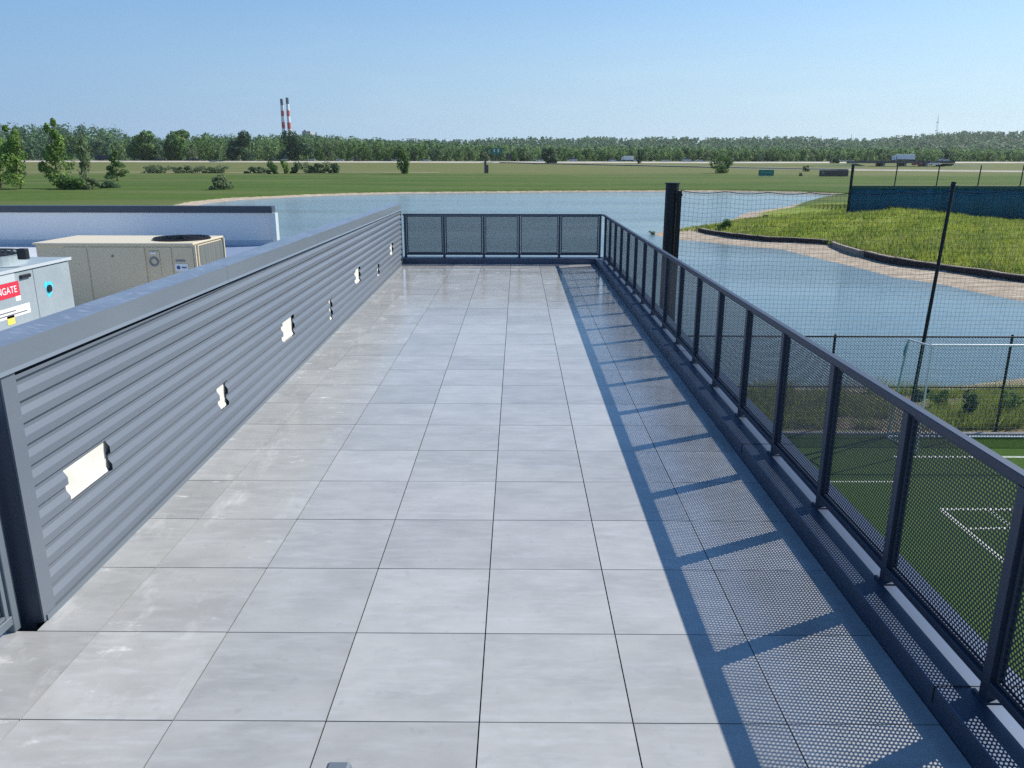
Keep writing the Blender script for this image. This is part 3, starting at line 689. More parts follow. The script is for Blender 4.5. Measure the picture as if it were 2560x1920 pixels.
def grey_unit():
    ZU = 1.0
    N0 = on(0, 681, 2, ZU); N1 = on(160, 643, 2, ZU)
    xr = (N0[0]+N1[0])/2; ya = N0[1]-.45; yb = N1[1]; xl = xr-1.35
    r = empty('rooftop_unit', (xr, yb, -.2)); tag(r, 'grey galvanised rooftop unit with red and white labels, cut by the left edge', 'air conditioner')
    z0 = -.02
    A = lambda mb, n, m, **k: child(mb.build(n, m, **k), r)
    A(MB().box(xl, xr, ya, yb, z0, ZU-.03), 'cabinet', m_galv)
    A(MB().box(xl-.02, xr+.022, ya-.02, yb+.022, ZU-.028, ZU), 'top_panel', m_galv, bevel=.004)
    A(MB().box(xr+.0225, xr+.030, ya-.02, yb+.03, ZU-.032, ZU+.002), 'top_edge_trim', m_galv2)
    # panels on the face towards the terrace; side coordinates from photo pixels on that face
    def on_face(px, py): q = on(px, py, 0, xr+.012); return q[1], q[2]
    ys1 = on_face(95, 760)[0]; ys0 = on_face(70, 760)[0]
    A(MB().box(xr+.001, xr+.012, ys1+.004, yb-.02, z0+.05, ZU-.05), 'side_panel', m_galv, bevel=.003)
    A(MB().box(xr+.001, xr+.012, ya+.02, ys1-.004, z0+.05, ZU-.05), 'side_panel', m_galv, bevel=.003)
    # dark handle
    y0, zh = on_face(48, 693); y1, _ = on_face(72, 686)
    A(MB().box(xr+.0125, xr+.04, y0, y1, zh-.02, zh+.022), 'handle', m_black, bevel=.006)
    # red label with lettering
    ya1, z1 = on_face(47, 716); _, zlo = on_face(47, 734)
    hh = z1+.015-zlo
    rl = A(MB().box(xr+.0125, xr+.0155, ya1-.62, ya1, zlo-.02, zlo-.02+.16), 'red_label', m_red)
    mt = Matrix.Translation((xr+.0158, ya1-.585, zlo+.025))@Matrix(((0, 0, 1, 0), (1, 0, 0, 0), (0, 1, 0, 0), (0, 0, 0, 1)))
    t = text_mesh('lettering', 'OPENGATE', .105, m_label, None, mt); child(t, r)
    yw, zw = on_face(47, 742); A(MB().box(xr+.0125, xr+.0145, yw-.06, yw+.03, zw-.04, zw+.02), 'white_sticker', m_label)
    # long white label with small print
    yl, zl = on_face(75, 768); wl = A(MB().box(xr+.0125, xr+.0145, yl-.72, yl, zl-.055, zl+.055), 'white_label', m_label)
    for rw in range(2): A(MB().box(xr+.0146, xr+.0150, yl-.66, yl-.06-.2*rw, zl-.03+rw*.035, zl-.015+rw*.035), 'print_line', m_steelp)
    yy, zy = on_face(27, 800); A(MB().box(xr+.0125, xr+.0145, yy-.06, yy+.07, zy-.05, zy+.05), 'yellow_label', m_yellow)
    y8, z8 = on_face(12, 697); A(MB().box(xr+.0125, xr+.0145, y8-.2, y8+.17, z8-.05, z8+.06), 'data_plate', m_galv2)
    # cyan film round a black port
    yc, zc = on_face(122, 721)
    V = [(xr+.0135, yc, zc)]; rn = random.Random(5)
    for k in range(22):
        an = 2*math.pi*k/22; rr = .068*(1+.22*math.sin(3*an+.6)+rn.uniform(-.15, .15)); V.append((xr+.0135, yc+rr*math.cos(an)*1.1, zc+rr*1.35*math.sin(an)))
    child(mesh_obj('cyan_film', V, [(0, 1+k, 1+(k+1) % 22) for k in range(22)], m_cyan), r)
    A(MB().tube((xr+.014, yc, zc), (xr+.03, yc, zc), .043, n=20), 'black_port', m_black)
    # fan on top
    fx, fy = xr-.68, yb-.66
    vv, ff = ring((fx, fy), .42, .50, ZU, ZU+.10); child(mesh_obj('fan_ring', vv, ff, m_galv), r)
    child(MB().tube((fx, fy, ZU+.001), (fx, fy, ZU+.03), .42, n=32).build('fan_opening', m_black), r)
    child(fan_guard(None, (fx, fy, ZU+.07), .5, m_black, .05), r)
    q = on(58, 637, 2, ZU+.13); A(MB().box(q[0]-.05, q[0]+.05, q[1]-.04, q[1]+.04, ZU+.08, ZU+.2), 'fan_bracket', m_black, bevel=.008)
    A(MB().box(xl+.05, xr-.05, ya+.05, yb-.05, -.2, z0-.001), 'base_rail', m_steelp)
grey_unit()

# small rounded post top standing on the paving at the bottom edge
def post_stub():
    c = on(849, 1899, 2, .055); x, y = c[0], c[1]-.075
    r = empty('floor_post', (x, y, 0)); tag(r, 'small grey metal post with a rounded top at the bottom edge of the picture', 'post')
    o = MB().hexa([(x-.052, y-.08, .004), (x+.052, y-.08, .004), (x+.052, y+.08, .004), (x-.052, y+.08, .004), (x-.040, y-.07, .055), (x+.040, y-.07, .055), (x+.040, y+.07, .055), (x-.040, y+.07, .055)]).build('post_body', m_cap, bevel=.008)
    child(o, r); child(MB().box(x-.056, x+.056, y-.084, y+.084, .0015, .0038).build('base_plate', m_clad), r)
post_stub()

# ------------------------------------------------------------------ sports pitch beside the building
m_turf = mat('artificial_turf', (.058, .118, .022), .95, spec=.1, noise=[(.35, .4, .65, (.075, .135, .028), .8), (14, .35, .65, (.040, .085, .018), .6)], bump=(60, .6, .02))
m_line = mat('pitch_line_white', (.50, .53, .48), .85, noise=[(9, .35, .65, (.26, .34, .22), .8)])
YFN = 15.43; ZG = -4.1
tf = mesh_obj('turf', [(2.0, -14, ZG), (34, -14, ZG), (34, YFN-.35, ZG), (2.0, YFN-.35, ZG)], [(0, 1, 2, 3)], m_turf); tag(tf, kind='structure')
def strip(mb, a, c, w, z=ZG+.004):
    a = Vector(a); c = Vector(c); n = Vector((-(c-a).y, (c-a).x)).normalized()*w/2; k = len(mb.V)
    for p in (a-n, a+n, c+n, c-n): mb.V.append((p.x, p.y, z))
    mb.F.append((k, k+3, k+2, k+1))
mb = MB()
strip(mb, (8.4, 13.66), (30, 13.74), .10)                                  # goal line
strip(mb, (8.06, 10.94), (14, 10.97), .09)
strip(mb, (8.06, 10.90), (8.06, 2), .09)
strip(mb, (8.11, 10.13), (8.9, 10.16), .07)
strip(mb, (8.94, 10.16), (8.94, 10.89), .07)
strip(mb, (3.5, 12.2), (8.0, 12.25), .06)
ln = mesh_obj('pitch_markings', mb.V, mb.F, m_line); tag(ln, kind='structure')
for p in ln.data.polygons:
    pass
kb = MB().box(2.2, 34, YFN-.34, YFN-.22, -4.2, -4.05).build('pitch_kerb', m_conc, bevel=.01); tag(kb, kind='structure')

# chain-link fence
def chainlink(name, label, x0, x1, y, z0, z1, posts, mid):
    r = empty(name, (x0, y, z0)); tag(r, label, 'fence')
    for x in posts:
        p = child(MB().tube((x, y, z0-.2), (x, y, z1+.02), .030, n=12).build('fence_post', m_pole, smooth=False), r)
        cpp = MB().tube((x, y, z1+.021), (x, y, z1+.05), .034, .02, n=12).build('post_cap', m_pole); cpp.parent = p
    child(MB().tube((x0, y-.032, z1), (x1, y-.032, z1), .021, n=10).build('top_rail', m_pole), r)
    child(MB().tube((x0, y-.032, mid), (x1, y-.032, mid), .017, n=10).build('middle_rail', m_pole), r)
    H = z1-z0-.03; s_ = .070; w = .0034; V = []
    n = int((x1-x0+H)/s_)
    for sg in (1, -1):
        for k in range(n):
            xa = x0-H+k*s_; za, zb = z0+.03, z1; xb = xa+H
            if sg < 0: pa, pb = (xb, za), (xa, zb)
            else: pa, pb = (xa, za), (xb, zb)
            # clip to x range
            (ax, az_), (bx, bz) = pa, pb
            if ax > bx: ax, az_, bx, bz = bx, bz, ax, az_
            if bx <= x0 or ax >= x1: continue
            if ax < x0: az_ += (bz-az_)*(x0-ax)/(bx-ax); ax = x0
            if bx > x1: bz = az_+(bz-az_)*(x1-ax)/(bx-ax); bx = x1
            d = np.array([bx-ax, bz-az_]); L_ = np.hypot(*d)
            if L_ < .02: continue
            nn = np.array([-d[1], d[0]])/L_*w; yy = y-.055+sg*.002
            A_ = [(ax+nn[0], yy, az_+nn[1]), (ax-nn[0], yy, az_-nn[1]), (bx-nn[0], yy, bz-nn[1]), (bx+nn[0], yy, bz+nn[1])]
            V += A_
            V += [(ax, yy+w, az_), (ax, yy-w, az_), (bx, yy-w, bz), (bx, yy+w, bz)]
    child(fast_obj('wire_mesh', np.array(V), 4, m_wire), r)
    return r
chainlink('chain_link_fence', 'black chain-link fence along the end of the pitch in front of the lake', 3.2, 30, YFN, ZG, -1.78, [3.45+4.12*k for k in range(0, 7)], -3.0)

# tall net poles and the ball-stop net
def pole(x, y, r_, top, label, cap=True):
    r = empty('net_pole', (x, y, ZG)); tag(r, label, 'pole')
    child(MB().tube((x, y, ZG-.3), (x, y, top), r_, r_*.96, n=20).build('pole_shaft', m_pole, smooth=False), r)
    child(MB().tube((x, y, top+.0005), (x, y, top+.03), r_*1.08, n=20).build('pole_cap', m_pole), r)
    return r
P1 = pole(3.585, YFN+.02, .155, 1.66, 'thick black pole at the near end of the ball-stop net', False)
child(MB().box(3.68, 3.76, YFN-.20, YFN-.12, ZG, 1.52).build('net_channel', m_pole), P1)
child(MB().box(3.745, 3.80, YFN-.10, YFN-.04, 1.40, 1.46).build('pulley_bracket', m_pole, bevel=.01), P1)
P2 = empty('net_pole', (9.60, YFN, ZG)); tag(P2, 'thin black pole with a slight lean between the lake and the goal', 'pole')
child(MB().tube((9.50, YFN-.10, ZG), (9.74, YFN-.10, 1.62), .042, .038, n=14).build('pole_shaft', m_pole), P2)
child(MB().tube((9.735, YFN-.10, 1.621), (9.745, YFN-.10, 1.72), .055, .05, n=14).build('pole_cap', m_pole), P2)
child(MB().tube((9.75, YFN-.16, 1.64), (9.80, YFN-.16, 1.64), .02, n=8).build('pulley', m_steelp), P2)
def swag(x):                                # head rope of the net sags between its ties
    seg = [3.74, 4.75, 5.7, 6.6, 7.6, 8.6, 9.74]+[9.74+1.3*k for k in range(1, 18)]
    for a, c in zip(seg[:-1], seg[1:]):
        if a <= x <= c: t = (x-a)/(c-a); base = 1.53-.04*math.sin((x-3.7)*.5); return base-.10*(c-a)*t*(1-t)*2
    return 1.5
def net():
    r = empty('ball_stop_net', (3.74, YFN-.1, ZG)); tag(r, 'fine black ball-stop net hanging between the tall poles in front of the lake', 'net')
    y = YFN-.12; x0, x1 = 3.77, 30.; c = .098; w = .0019; V = []
    n = int((x1-x0)/c); zl = ZG+.05
    for k in range(n+1):
        x = x0+k*c; pts = []
        for j in range(9):
            t = j/8; z = zl+(swag(x)-zl)*t; pts.append((x+.018*math.sin(k*.31+t*5), y+.02*math.sin(k*.11+t*3), z))
        for a, b_ in zip(pts[:-1], pts[1:]):
            V += [(a[0]-w, a[1], a[2]), (a[0]+w, a[1], a[2]), (b_[0]+w, b_[1], b_[2]), (b_[0]-w, b_[1], b_[2])]
            V += [(a[0], a[1]-w, a[2]), (a[0], a[1]+w, a[2]), (b_[0], b_[1]+w, b_[2]), (b_[0], b_[1]-w, b_[2])]
    m_ = int(5.6/c)
    for j in range(m_):
        t0 = (j+.5)/m_
        for k in range(int((x1-x0)/.5)):
            xa, xb = x0+k*.5, x0+(k+1)*.5
            za, zb_ = zl+(swag(xa)-zl)*t0, zl+(swag(xb)-zl)*t0
            V += [(xa, y, za-w), (xb, y, zb_-w), (xb, y, zb_+w), (xa, y, za+w)]
            V += [(xa, y-w, za), (xb, y-w, zb_), (xb, y+w, zb_), (xa, y+w, za)]
    child(fast_obj('netting', np.array(V), 4, m_net), r)
    pts = [(3.74+.12*k, y, swag(3.74+.12*k)) for k in range(int(26/.12))]
    child(MB().path(pts, .008, 5).build('head_rope', m_net), r)
net()

# football goal
def goal():
    r = empty('football_goal', (9.0, 13.86, ZG)); tag(r, 'white football goal with a hanging net on the pitch', 'goal')
    xg, yg = 9.02, 13.86; zt = ZG+2.44; W_ = 7.3; q = .026
    child(MB().tube((xg, yg, ZG), (xg, yg, zt), q*.75, n=12).build('upright', m_goal), r)
    child(MB().tube((xg+W_, yg, ZG), (xg+W_, yg, zt), q*.75, n=12).build('upright', m_goal), r)
    child(MB().tube((xg-.03, yg, zt+.03), (xg+W_+.03, yg, zt+.03), q, n=12).build('crossbar', m_goal), r)
    for x in (xg, xg+W_):
        sx_ = -.12 if x == xg else .12
        child(MB().tube((x, yg+.04, zt), (x+sx_, yg+.80, zt-.02), .022, n=8).build('top_stay', m_goal), r)
        child(MB().tube((x+sx_, yg+.80, zt-.03), (x+sx_*1.5, yg+1.05, ZG+.03), .022, n=8).build('back_stay', m_tealp), r)
        child(MB().tube((x, yg+.05, ZG+.03), (x+sx_*1.5, yg+1.03, ZG+.03), .022, n=8).build('ground_bar', m_goal), r)
    child(MB().tube((xg-.18, yg+1.06, ZG+.03), (xg+W_+.18, yg+1.06, ZG+.03), .022, n=8).build('ground_bar', m_goal), r)
    V = []; w = .0016; c = .12
    def thread(a, b_):
        a = np.array(a); b_ = np.array(b_)
        V.extend([a+(0, 0, w), a-(0, 0, w), b_-(0, 0, w), b_+(0, 0, w)]); V.extend([a+(w, 0, 0), a-(w, 0, 0), b_-(w, 0, 0), b_+(w, 0, 0)])
    # side net on the near left side and back net
    for k in range(20):
        t = k/20; z = ZG+.03+t*(zt-ZG-.06)
        yb = yg+1.05-(.25*t); xs_ = xg-.18+.06*t
        thread((xg, yg+.03, z), (xs_, yb, z)); thread((xs_, yb, z), (xg+W_+.18-.06*t, yb, z))
    for k in range(9):
        t = k/8; thread((xg-.15*t, yg+1.04*t, ZG+.03), (xg-.12*t, yg+.80*t, zt))
    for k in range(int(W_/c)): thread((xg+k*c, yg+1.05, ZG+.03), (xg+k*c, yg+.80, zt-.03))
    child(fast_obj('goal_net', np.array(V), 4, m_goalnet), r)
    st = MB().path([(xg-.13, yg+.82, zt-.12), (xg-.16, yg+.84, zt-.30), (xg-.14, yg+.86, zt-.42)], .018, 6).build('teal_strap', m_teal); child(st, r)
goal()

# ------------------------------------------------------------------ peninsula: edging, rocks, grass, windscreen fence
def edging():
    P = []
    for q in SKW: P.append(Vector((q[0], q[1])))
    Q = []
    for a, b_ in zip(P[:-1], P[1:]):
        n = max(1, int((b_-a).length/.7))
        for k in range(n): Q.append(a.lerp(b_, k/n))
    Q.append(P[-1])
    def rail(off, z0, z1, w, m, name, jit):
        V = []; F = []; rn = random.Random(3)
        for i, p in enumerate(Q):
            d = (Q[min(i+1, len(Q)-1)]-Q[max(i-1, 0)]).normalized(); n = Vector((-d.y, d.x))
            if n.y < 0: n = -n
            j = rn.uniform(-jit, jit); jz = rn.uniform(-jit, jit)*.6
            for o_, z in ((off+j, z0), (off+j, z1+jz), (off+w+j, z1+jz), (off+w+j, z0)):
                V.append((p.x+n.x*o_, p.y+n.y*o_, z))
        for i in range(len(Q)-1):
            a, b_ = 4*i, 4*i+4
            for k in range(4): F.append((a+k, a+(k+1) % 4, b_+(k+1) % 4, b_+k))
        return mesh_obj(name, V, F, m)
    r = empty('shore_edging', (Q[0].x, Q[0].y, -4.6)); tag(r, 'dark low retaining edge curving along the sandy shore of the peninsula', 'edging')
    child(rail(-.16, -4.85, -4.26, .14, m_sock, 'edging_face', .03), r)
    child(rail(-.01, -4.75, -4.235, .30, m_timber, 'edging_top', .03), r)
edging()

def blades(name, n, sampler, h, w, m, seed, lean=.35, kind='stuff'):
    rg = np.random.default_rng(seed); x, y = sampler(rg, n); z = terr(x, y); n = len(x); h = h*np.interp(y, [60, 80], [1, .7])
    hh = h*rg.uniform(.4, 1.15, n)*(1+.5*vnoise(x, y, 1.6, 3)); a = rg.uniform(0, 2*np.pi, n); ww = w*rg.uniform(.6, 1.4, n)
    lx, ly = rg.normal(0, lean, n)*hh, rg.normal(0, lean, n)*hh
    V = np.zeros((n, 3, 3)); dx, dy = np.cos(a)*ww/2, np.sin(a)*ww/2
    V[:, 0] = np.stack([x-dx, y-dy, z-.03], -1); V[:, 1] = np.stack([x+dx, y+dy, z-.03], -1); V[:, 2] = np.stack([x+lx, y+ly, z+hh], -1)
    o = fast_obj(name, V.reshape(-1, 3), 3, m); 
    if kind: tag(o, kind=kind)
    return o
m_grassb = mat('grass_blades', (.27, .38, .045), .6, spec=.15, island=.38, alt=(.40, .40, .10), trans=.4)
m_grassd = mat('grass_blades_dark', (.14, .22, .05), .6, spec=.15, island=.35, alt=(.24, .31, .08), trans=.35)
m_strawb = mat('dry_stems', (.46, .43, .25), .8, spec=.1, island=.3, alt=(.34, .36, .17), trans=.3)
def pen_pts(rg, n, dens=None, s0=3.6, s1=60, xmax=66):
    x = rg.uniform(10, xmax, n*4); y = rg.uniform(30, 96, n*4)
    s = sdist(x, y); k = (s > np.minimum(s0, np.interp(y, [58, 74], [9, .9]))+rg.uniform(0, .8, n*4)) & (s < s1); yl = np.interp(x, SKW[:, 0], SKW[:, 1]); k &= ((y-yl)*.8 > np.interp(x, [20, 30, 38, 60], [.7, .9, 2.0, 1.6])+.9*vnoise(x, y, .8, 2)+.5*vnoise(x, y, .3, 4))
    # nearer ground shows larger, so keep more of it
    k &= rg.uniform(0, 1, n*4) < np.clip(60/(y+10), 0, 1)**1.5
    if dens: k &= dens(x, y, rg)
    return x[k][:n], y[k][:n]
blades('tall_grass', 60000, lambda rg, n: pen_pts(rg, n), .40, .10, m_grassb, 1)
blades('tall_grass', 26000, lambda rg, n: pen_pts(rg, n, lambda x, y, rg: vnoise(x, y, 2.4, 5)+vnoise(x, y, .8, 1)*.7 > .0), .50, .10, m_grassd, 2)
blades('dry_grass', 16000, lambda rg, n: pen_pts(rg, n, lambda x, y, rg: vnoise(x, y, 6, 9) > -.1), .55, .03, m_strawb, 4)
blades('tall_grass', 6000, lambda rg, n: pen_pts(rg, n, lambda x, y, rg: vnoise(x, y, 1.3, 7) > .1, 2.6, 9.0), .42, .10, m_grassd, 8)
def near_pts(rg, n, y0=15.8, y1=19.6):
    x = rg.uniform(6.2, 25, n*2); y = rg.uniform(y0, y1, n*2); s = sdist(x, y); k = (s > 1.2+.8*vnoise(x, y, .9)) & (vnoise(x, y, .7, 3)+vnoise(x, y, 2.1, 8) > -.35)
    return x[k][:n], y[k][:n]
blades('weeds', 15000, lambda rg, n: near_pts(rg, n), .42, .022, m_grassb, 11, .45)
blades('weeds', 16000, lambda rg, n: near_pts(rg, n), .36, .030, m_grassd, 12, .5)
blades('dry_weeds', 9000, lambda rg, n: near_pts(rg, n, 15.7, 21), .5, .010, m_strawb, 13, .6)

# ------------------------------------------------------------------ windscreen fence beyond the peninsula
def windscreen():
    Y = 85.0; tl = on(2130, 466.5, 1, Y); tr_ = on(2560, 465, 1, Y); zt = (tl[2]+tr_[2])/2; x0 = tl[0]; x1 = x0+46
    r = empty('windscreen_fence', (x0, Y, zt-3)); tag(r, 'long fence covered with a dark blue windscreen at the back of the grassy peninsula', 'fence')
    V = []; F = []; n = 140; rn = random.Random(8)
    for i in range(n+1):
        x = x0+(x1-x0)*i/n; yy = Y+.05*math.sin(i*1.9)+.04*math.sin(i*.7)
        V += [(x, yy, -5.0), (x, yy+.06, (zt-5)/2), (x, yy, zt-.25)]
    for i in range(n):
        a = 3*i; F += [(a, a+3, a+4, a+1), (a+1, a+4, a+5, a+2)]
    o = mesh_obj('windscreen', V, F, m_screen, smooth=True); sol = o.modifiers.new('s', 'SOLIDIFY'); sol.thickness = .02; child(o, r)
    child(MB().box(x0, x1, Y-.07, Y+.09, zt-.26, zt-.02).build('top_hem', m_screen2), r)
    child(MB().tube((x0, Y+.12, zt), (x1, Y+.12, zt), .05, n=8).build('top_rail', m_pole), r)
    for k, px in enumerate((2130, 2238, 2343, 2447, 2553, 2658)):
        x = on(px, 440, 1, Y+.2)[0]; th = .15 if k == 0 else .06
        ztp = on(px, 413 if k else 412, 1, Y+.2)[2]
        child(MB().tube((x-.10*(k > 0), Y+.2+.05*(k == 0), -5.0), (x+.12*(k > 0), Y+.2, ztp), th, n=10).build('fence_post', m_pole), r)
windscreen()

# ------------------------------------------------------------------ vegetation builders
def crown(rg, n, size, cx, cy, cz, rx, ry, rz, lobes=7, flat=.0):
    """leaf clumps scattered through an uneven, lobed crown"""
    L_ = np.concatenate([rg.normal(0, .42, (lobes, 3)).clip(-.75, .75)]); lr = rg.uniform(.32, .62, lobes)
    L_[:, 2] = np.linspace(-.72, .72, lobes)
    k = rg.integers(0, lobes, n); d = rg.normal(size=(n, 3)); d /= np.linalg.norm(d, axis=1)[:, None]
    rad = lr[k]*rg.uniform(.35, 1.05, n)**.5
    P = L_[k]+d*rad[:, None]; P = P*np.array([rx, ry, rz])+np.array([cx, cy, cz])
    nrm = d+rg.normal(0, .45, (n, 3)); nrm /= np.linalg.norm(nrm, axis=1)[:, None]
    up = rg.normal(size=(n, 3)); u = np.cross(nrm, up); u /= np.linalg.norm(u, axis=1)[:, None]; v = np.cross(nrm, u)
    s = (size*rg.uniform(.55, 1.3, n))[:, None]; u, v = u*s, v*s*.75
    return np.stack([P-u, P-v, P+u, P+v], 1)
def make_tree(label, px, top, base, width, leaf, seed, n=900, size=None, shape='round', name='tree', cat='tree', trunk=True, group=None, bare=.12):
    g_ = ground(px, base); D = np.linalg.norm(g_-CAM)*.985
    H = (base-top)/FPX*D; Wd = width/FPX*D; rg = np.random.default_rng(seed); x, y, z = g_
    r = empty(name, (x, y, z)); tag(r, label, cat, group)
    size = size or max(.10, Wd*.045); n = int(n*1.9); size *= .8
    parts = []; zc = z+H*(bare+(1-bare)/2); rz = H*(1-bare)/2
    if shape == 'round': parts.append(crown(rg, n, size, x, y, zc, Wd*.52, Wd*.5, rz*1.08, 8))
    elif shape == 'tall':
        parts.append(crown(rg, int(n*.4), size, x-Wd*.05, y, z+H*.35, Wd*.5, Wd*.5, H*.28, 6)); parts.append(crown(rg, int(n*.35), size, x+Wd*.03, y, z+H*.62, Wd*.36, Wd*.36, H*.24, 5)); parts.append(crown(rg, int(n*.25), size*.9, x, y, z+H*.84, Wd*.22, Wd*.22, H*.17, 4))
    elif shape == 'cone':
        for f, w in ((.22, .5), (.4, .42), (.58, .31), (.76, .2), (.9, .1)): parts.append(crown(rg, int(n*w*.7), size, x, y, z+H*f, Wd*w, Wd*w, H*.14, 5))
    elif shape == 'bush': parts.append(crown(rg, n, size, x, y, z+H*.45, Wd*.52, Wd*.45, H*.58, 7))
    Q = np.concatenate(parts); Q[..., 2] = np.maximum(Q[..., 2], z-.05)
    child(fast_obj('foliage' if shape == 'bush' else 'crown', Q.reshape(-1, 3), 4, LEAF[leaf]), r)
    if trunk:
        mb = MB(); t0 = max(.06, H*.018); rn = random.Random(seed)
        pts = [Vector((x, y, z-.3))]; k = 6 if shape != 'bush' else 3; hh = H*(.8 if shape != 'bush' else .5)
        for i in range(1, k+1): pts.append(Vector((x+rn.uniform(-.03, .03)*Wd, y+rn.uniform(-.03, .03)*Wd, z+hh*i/k)))
        for i in range(k): mb.tube(pts[i], pts[i+1], t0*(1-i/k*.8), t0*(1-(i+1)/k*.8), 7)
        for i in range(6 if shape != 'bush' else 5):
            a = rn.uniform(0, 6.28); b0 = pts[rn.randrange(1, k)] if shape != 'bush' else pts[0]; l = Wd*rn.uniform(.22, .42)
            mb.tube(b0, b0+Vector((math.cos(a)*l, math.sin(a)*l, H*rn.uniform(.08, .2))), t0*.4, t0*.15, 5)
        child(mb.build('stems' if shape == 'bush' else 'trunk', m_bark), r)
    return r
MT = make_tree
MT('young poplar tree cut by the left edge of the photo', 4, 345, 470, 70, 'fresh', 1, 1300, .38, 'tall')
MT('broad light green poplar, second tree from the left edge', 52, 346, 473, 82, 'fresh', 2, 1900, .38, 'tall')
MT('tallest slender poplar in the left field, above a clump of bushes', 148, 331, 471, 62, 'fresh', 3, 1700, .36, 'tall')
MT('thin sparse pale green sapling between the tall poplar and the small maple', 219, 361, 470, 36, 'grey', 4, 520, .34, 'tall')
MT('small rounded tree with yellow green leaves on its right side, right of the thin sapling', 293, 380, 452, 48, 'mid', 5, 1100, .34, 'cone', bare=.06)
MT('leafy bush at the foot of the tallest slender poplar', 158, 446, 474, 60, 'mid', 6, 700, .32, 'bush', 'bush', 'bush')
MT('leafy bush in the middle of the clump under the thin sapling', 198, 449, 474, 52, 'mid', 7, 600, .32, 'bush', 'bush', 'bush')
MT('brownish low bush at the right end of the clump under the thin sapling', 232, 450, 474, 34, 'grey', 8, 420, .30, 'bush', 'bush', 'bush')
MT('low dark shrub below the small rounded tree', 272, 458, 470, 46, 'dark', 9, 420, .30, 'bush', 'bush', 'bush')
MT('small spreading shrub alone on the green field beside a pale stone', 556, 445, 474, 54, 'grey', 10, 480, .34, 'bush', 'bush', 'bush')
MT('narrow dark green tree standing alone in the field beyond the lake', 1012, 383, 435, 32, 'mid', 11, 900, .42, 'round', bare=.03)
MT('round bush with a bright yellow green right side beyond the lake', 1805, 396, 433, 44, 'mid', 12, 1000, .42, 'bush', 'bush', 'bush')
MT('small dark shrub between the green and the brown sign backs', 2012, 416, 429, 16, 'dark', 13, 220, .30, 'bush', 'bush', 'bush')
MT('tiny dark shrub just below the small shrub between the signs', 2003, 433, 440, 9, 'dark', 14, 120, .2, 'bush', 'bush', 'bush')
MT('small round green bush on the tip of the peninsula', 1811, 553, 574, 30, 'mid', 15, 500, .10, 'bush', 'bush', 'bush')
MT('small green weed tuft at the water by the thick black pole', 1632, 579, 588, 16, 'grey', 16, 160, .07, 'bush', 'bush', 'bush', False)
MT('dark round tree left of the two striped chimneys', 605, 344, 405, 56, 'dark', 17, 900, 1.3, 'round', bare=.04)
MT('dark spreading tree below the two striped chimneys', 734, 345, 405, 84, 'dark', 18, 1200, 1.4, 'round', bare=.04)
MT('large rounded green tree, right one of the pair on the left of the treeline', 437, 340, 404, 86, 'mid', 19, 1200, 1.4, 'round', bare=.05)
MT('rounded green tree, left one of the pair on the left of the treeline', 362, 345, 404, 72, 'mid', 20, 1000, 1.4, 'round', bare=.05)
MT('small dark tree behind the highway right of the big green sign', 1373, 375, 410, 34, 'dark', 21, 420, 1.0, 'round', bare=.04)
MT('narrow dark tree on the highway beside the white camper', 1599, 380, 409, 12, 'dark', 22, 220, .8, 'round', bare=.03)
MT('low dark tree behind the highway near the white trucks', 2090, 398, 408, 20, 'dark', 23, 200, .8, 'bush', 'bush', 'tree')
B1 = [(380, 40), (405, 34), (446, 34), (472, 36), (500, 38), (528, 42), (552, 34)]
for i, (px, w) in enumerate(B1):
    MT('low olive bush in the broken row along the far edge of the green field', px, 417+(i % 3), 433, w, 'grey', 40+i, 260, .42, 'bush', 'bush', 'bush', group='olive bushes along the far edge of the green field')
B2 = [(628, 34, 420), (652, 34, 419), (742, 36, 410), (765, 38, 410), (790, 38, 411), (814, 36, 410), (836, 32, 411)]
for i, (px, w, t) in enumerate(B2):
    MT('low grey green bush in the dense row right of the bright round bush' if px > 700 else 'low grey green bush just left of the bright round bush', px, t, 433, w, 'grey' if i % 2 else 'dark', 60+i, 300, .42, 'bush', 'bush', 'bush', group='grey green bushes right of the bright bush' if px > 700 else 'grey green bushes left of the bright bush')
MT('bright green round bush at the left end of the dense bush row', 684, 409, 435, 34, 'mid', 80, 600, .40, 'bush', 'bush', 'bush')
MT('lighter green upright bush next to the bright round bush', 711, 405, 434, 22, 'fresh', 81, 400, .38, 'bush', 'bush', 'bush')

# ------------------------------------------------------------------ far woods
TOP = [(-600, 330), (-200, 326), (0, 321), (60, 322), (150, 322), (250, 325), (298, 331), (318, 347), (345, 351), (400, 350), (470, 352), (500, 342), (560, 345), (640, 346), (700, 344), (780, 342), (820, 347), (860, 347), (900, 351), (980, 356), (1060, 358), (1200, 362), (1300, 366), (1500, 368), (1700, 369), (1900, 370), (2100, 371), (2300, 372), (2560, 374), (3200, 374)]
TX = [p[0] for p in TOP]; TYv = [p[1] for p in TOP]
def wood_row(rg, n, Y0, Y1, px0, px1, frac, quads, qs, wmin, wmax, jit):
    Q = []
    for i in range(n):
        px = px0+(px1-px0)*(i+rg.uniform(0, 1))/n; Y = rg.uniform(Y0, Y1); yt = np.interp(px, TX, TYv)
        p = on(px, yt+jit*rg.uniform(-.35, 1), 1, Y); z0 = tz(p[0], p[1]) if False else float(np.interp(Y, PY, PZ))
        H = max(4, (p[2]-z0)*frac); w = rg.uniform(wmin, wmax); low = .42 if rg.random() < .8 else .3
        Q.append(crown(rg, quads, qs, p[0], Y, z0+H*.55, w*.55, w*.5, H*.52, 7))
        Q[-1][..., 2] = np.maximum(Q[-1][..., 2], z0-.2)
    return np.concatenate(Q)
rg = np.random.default_rng(77)
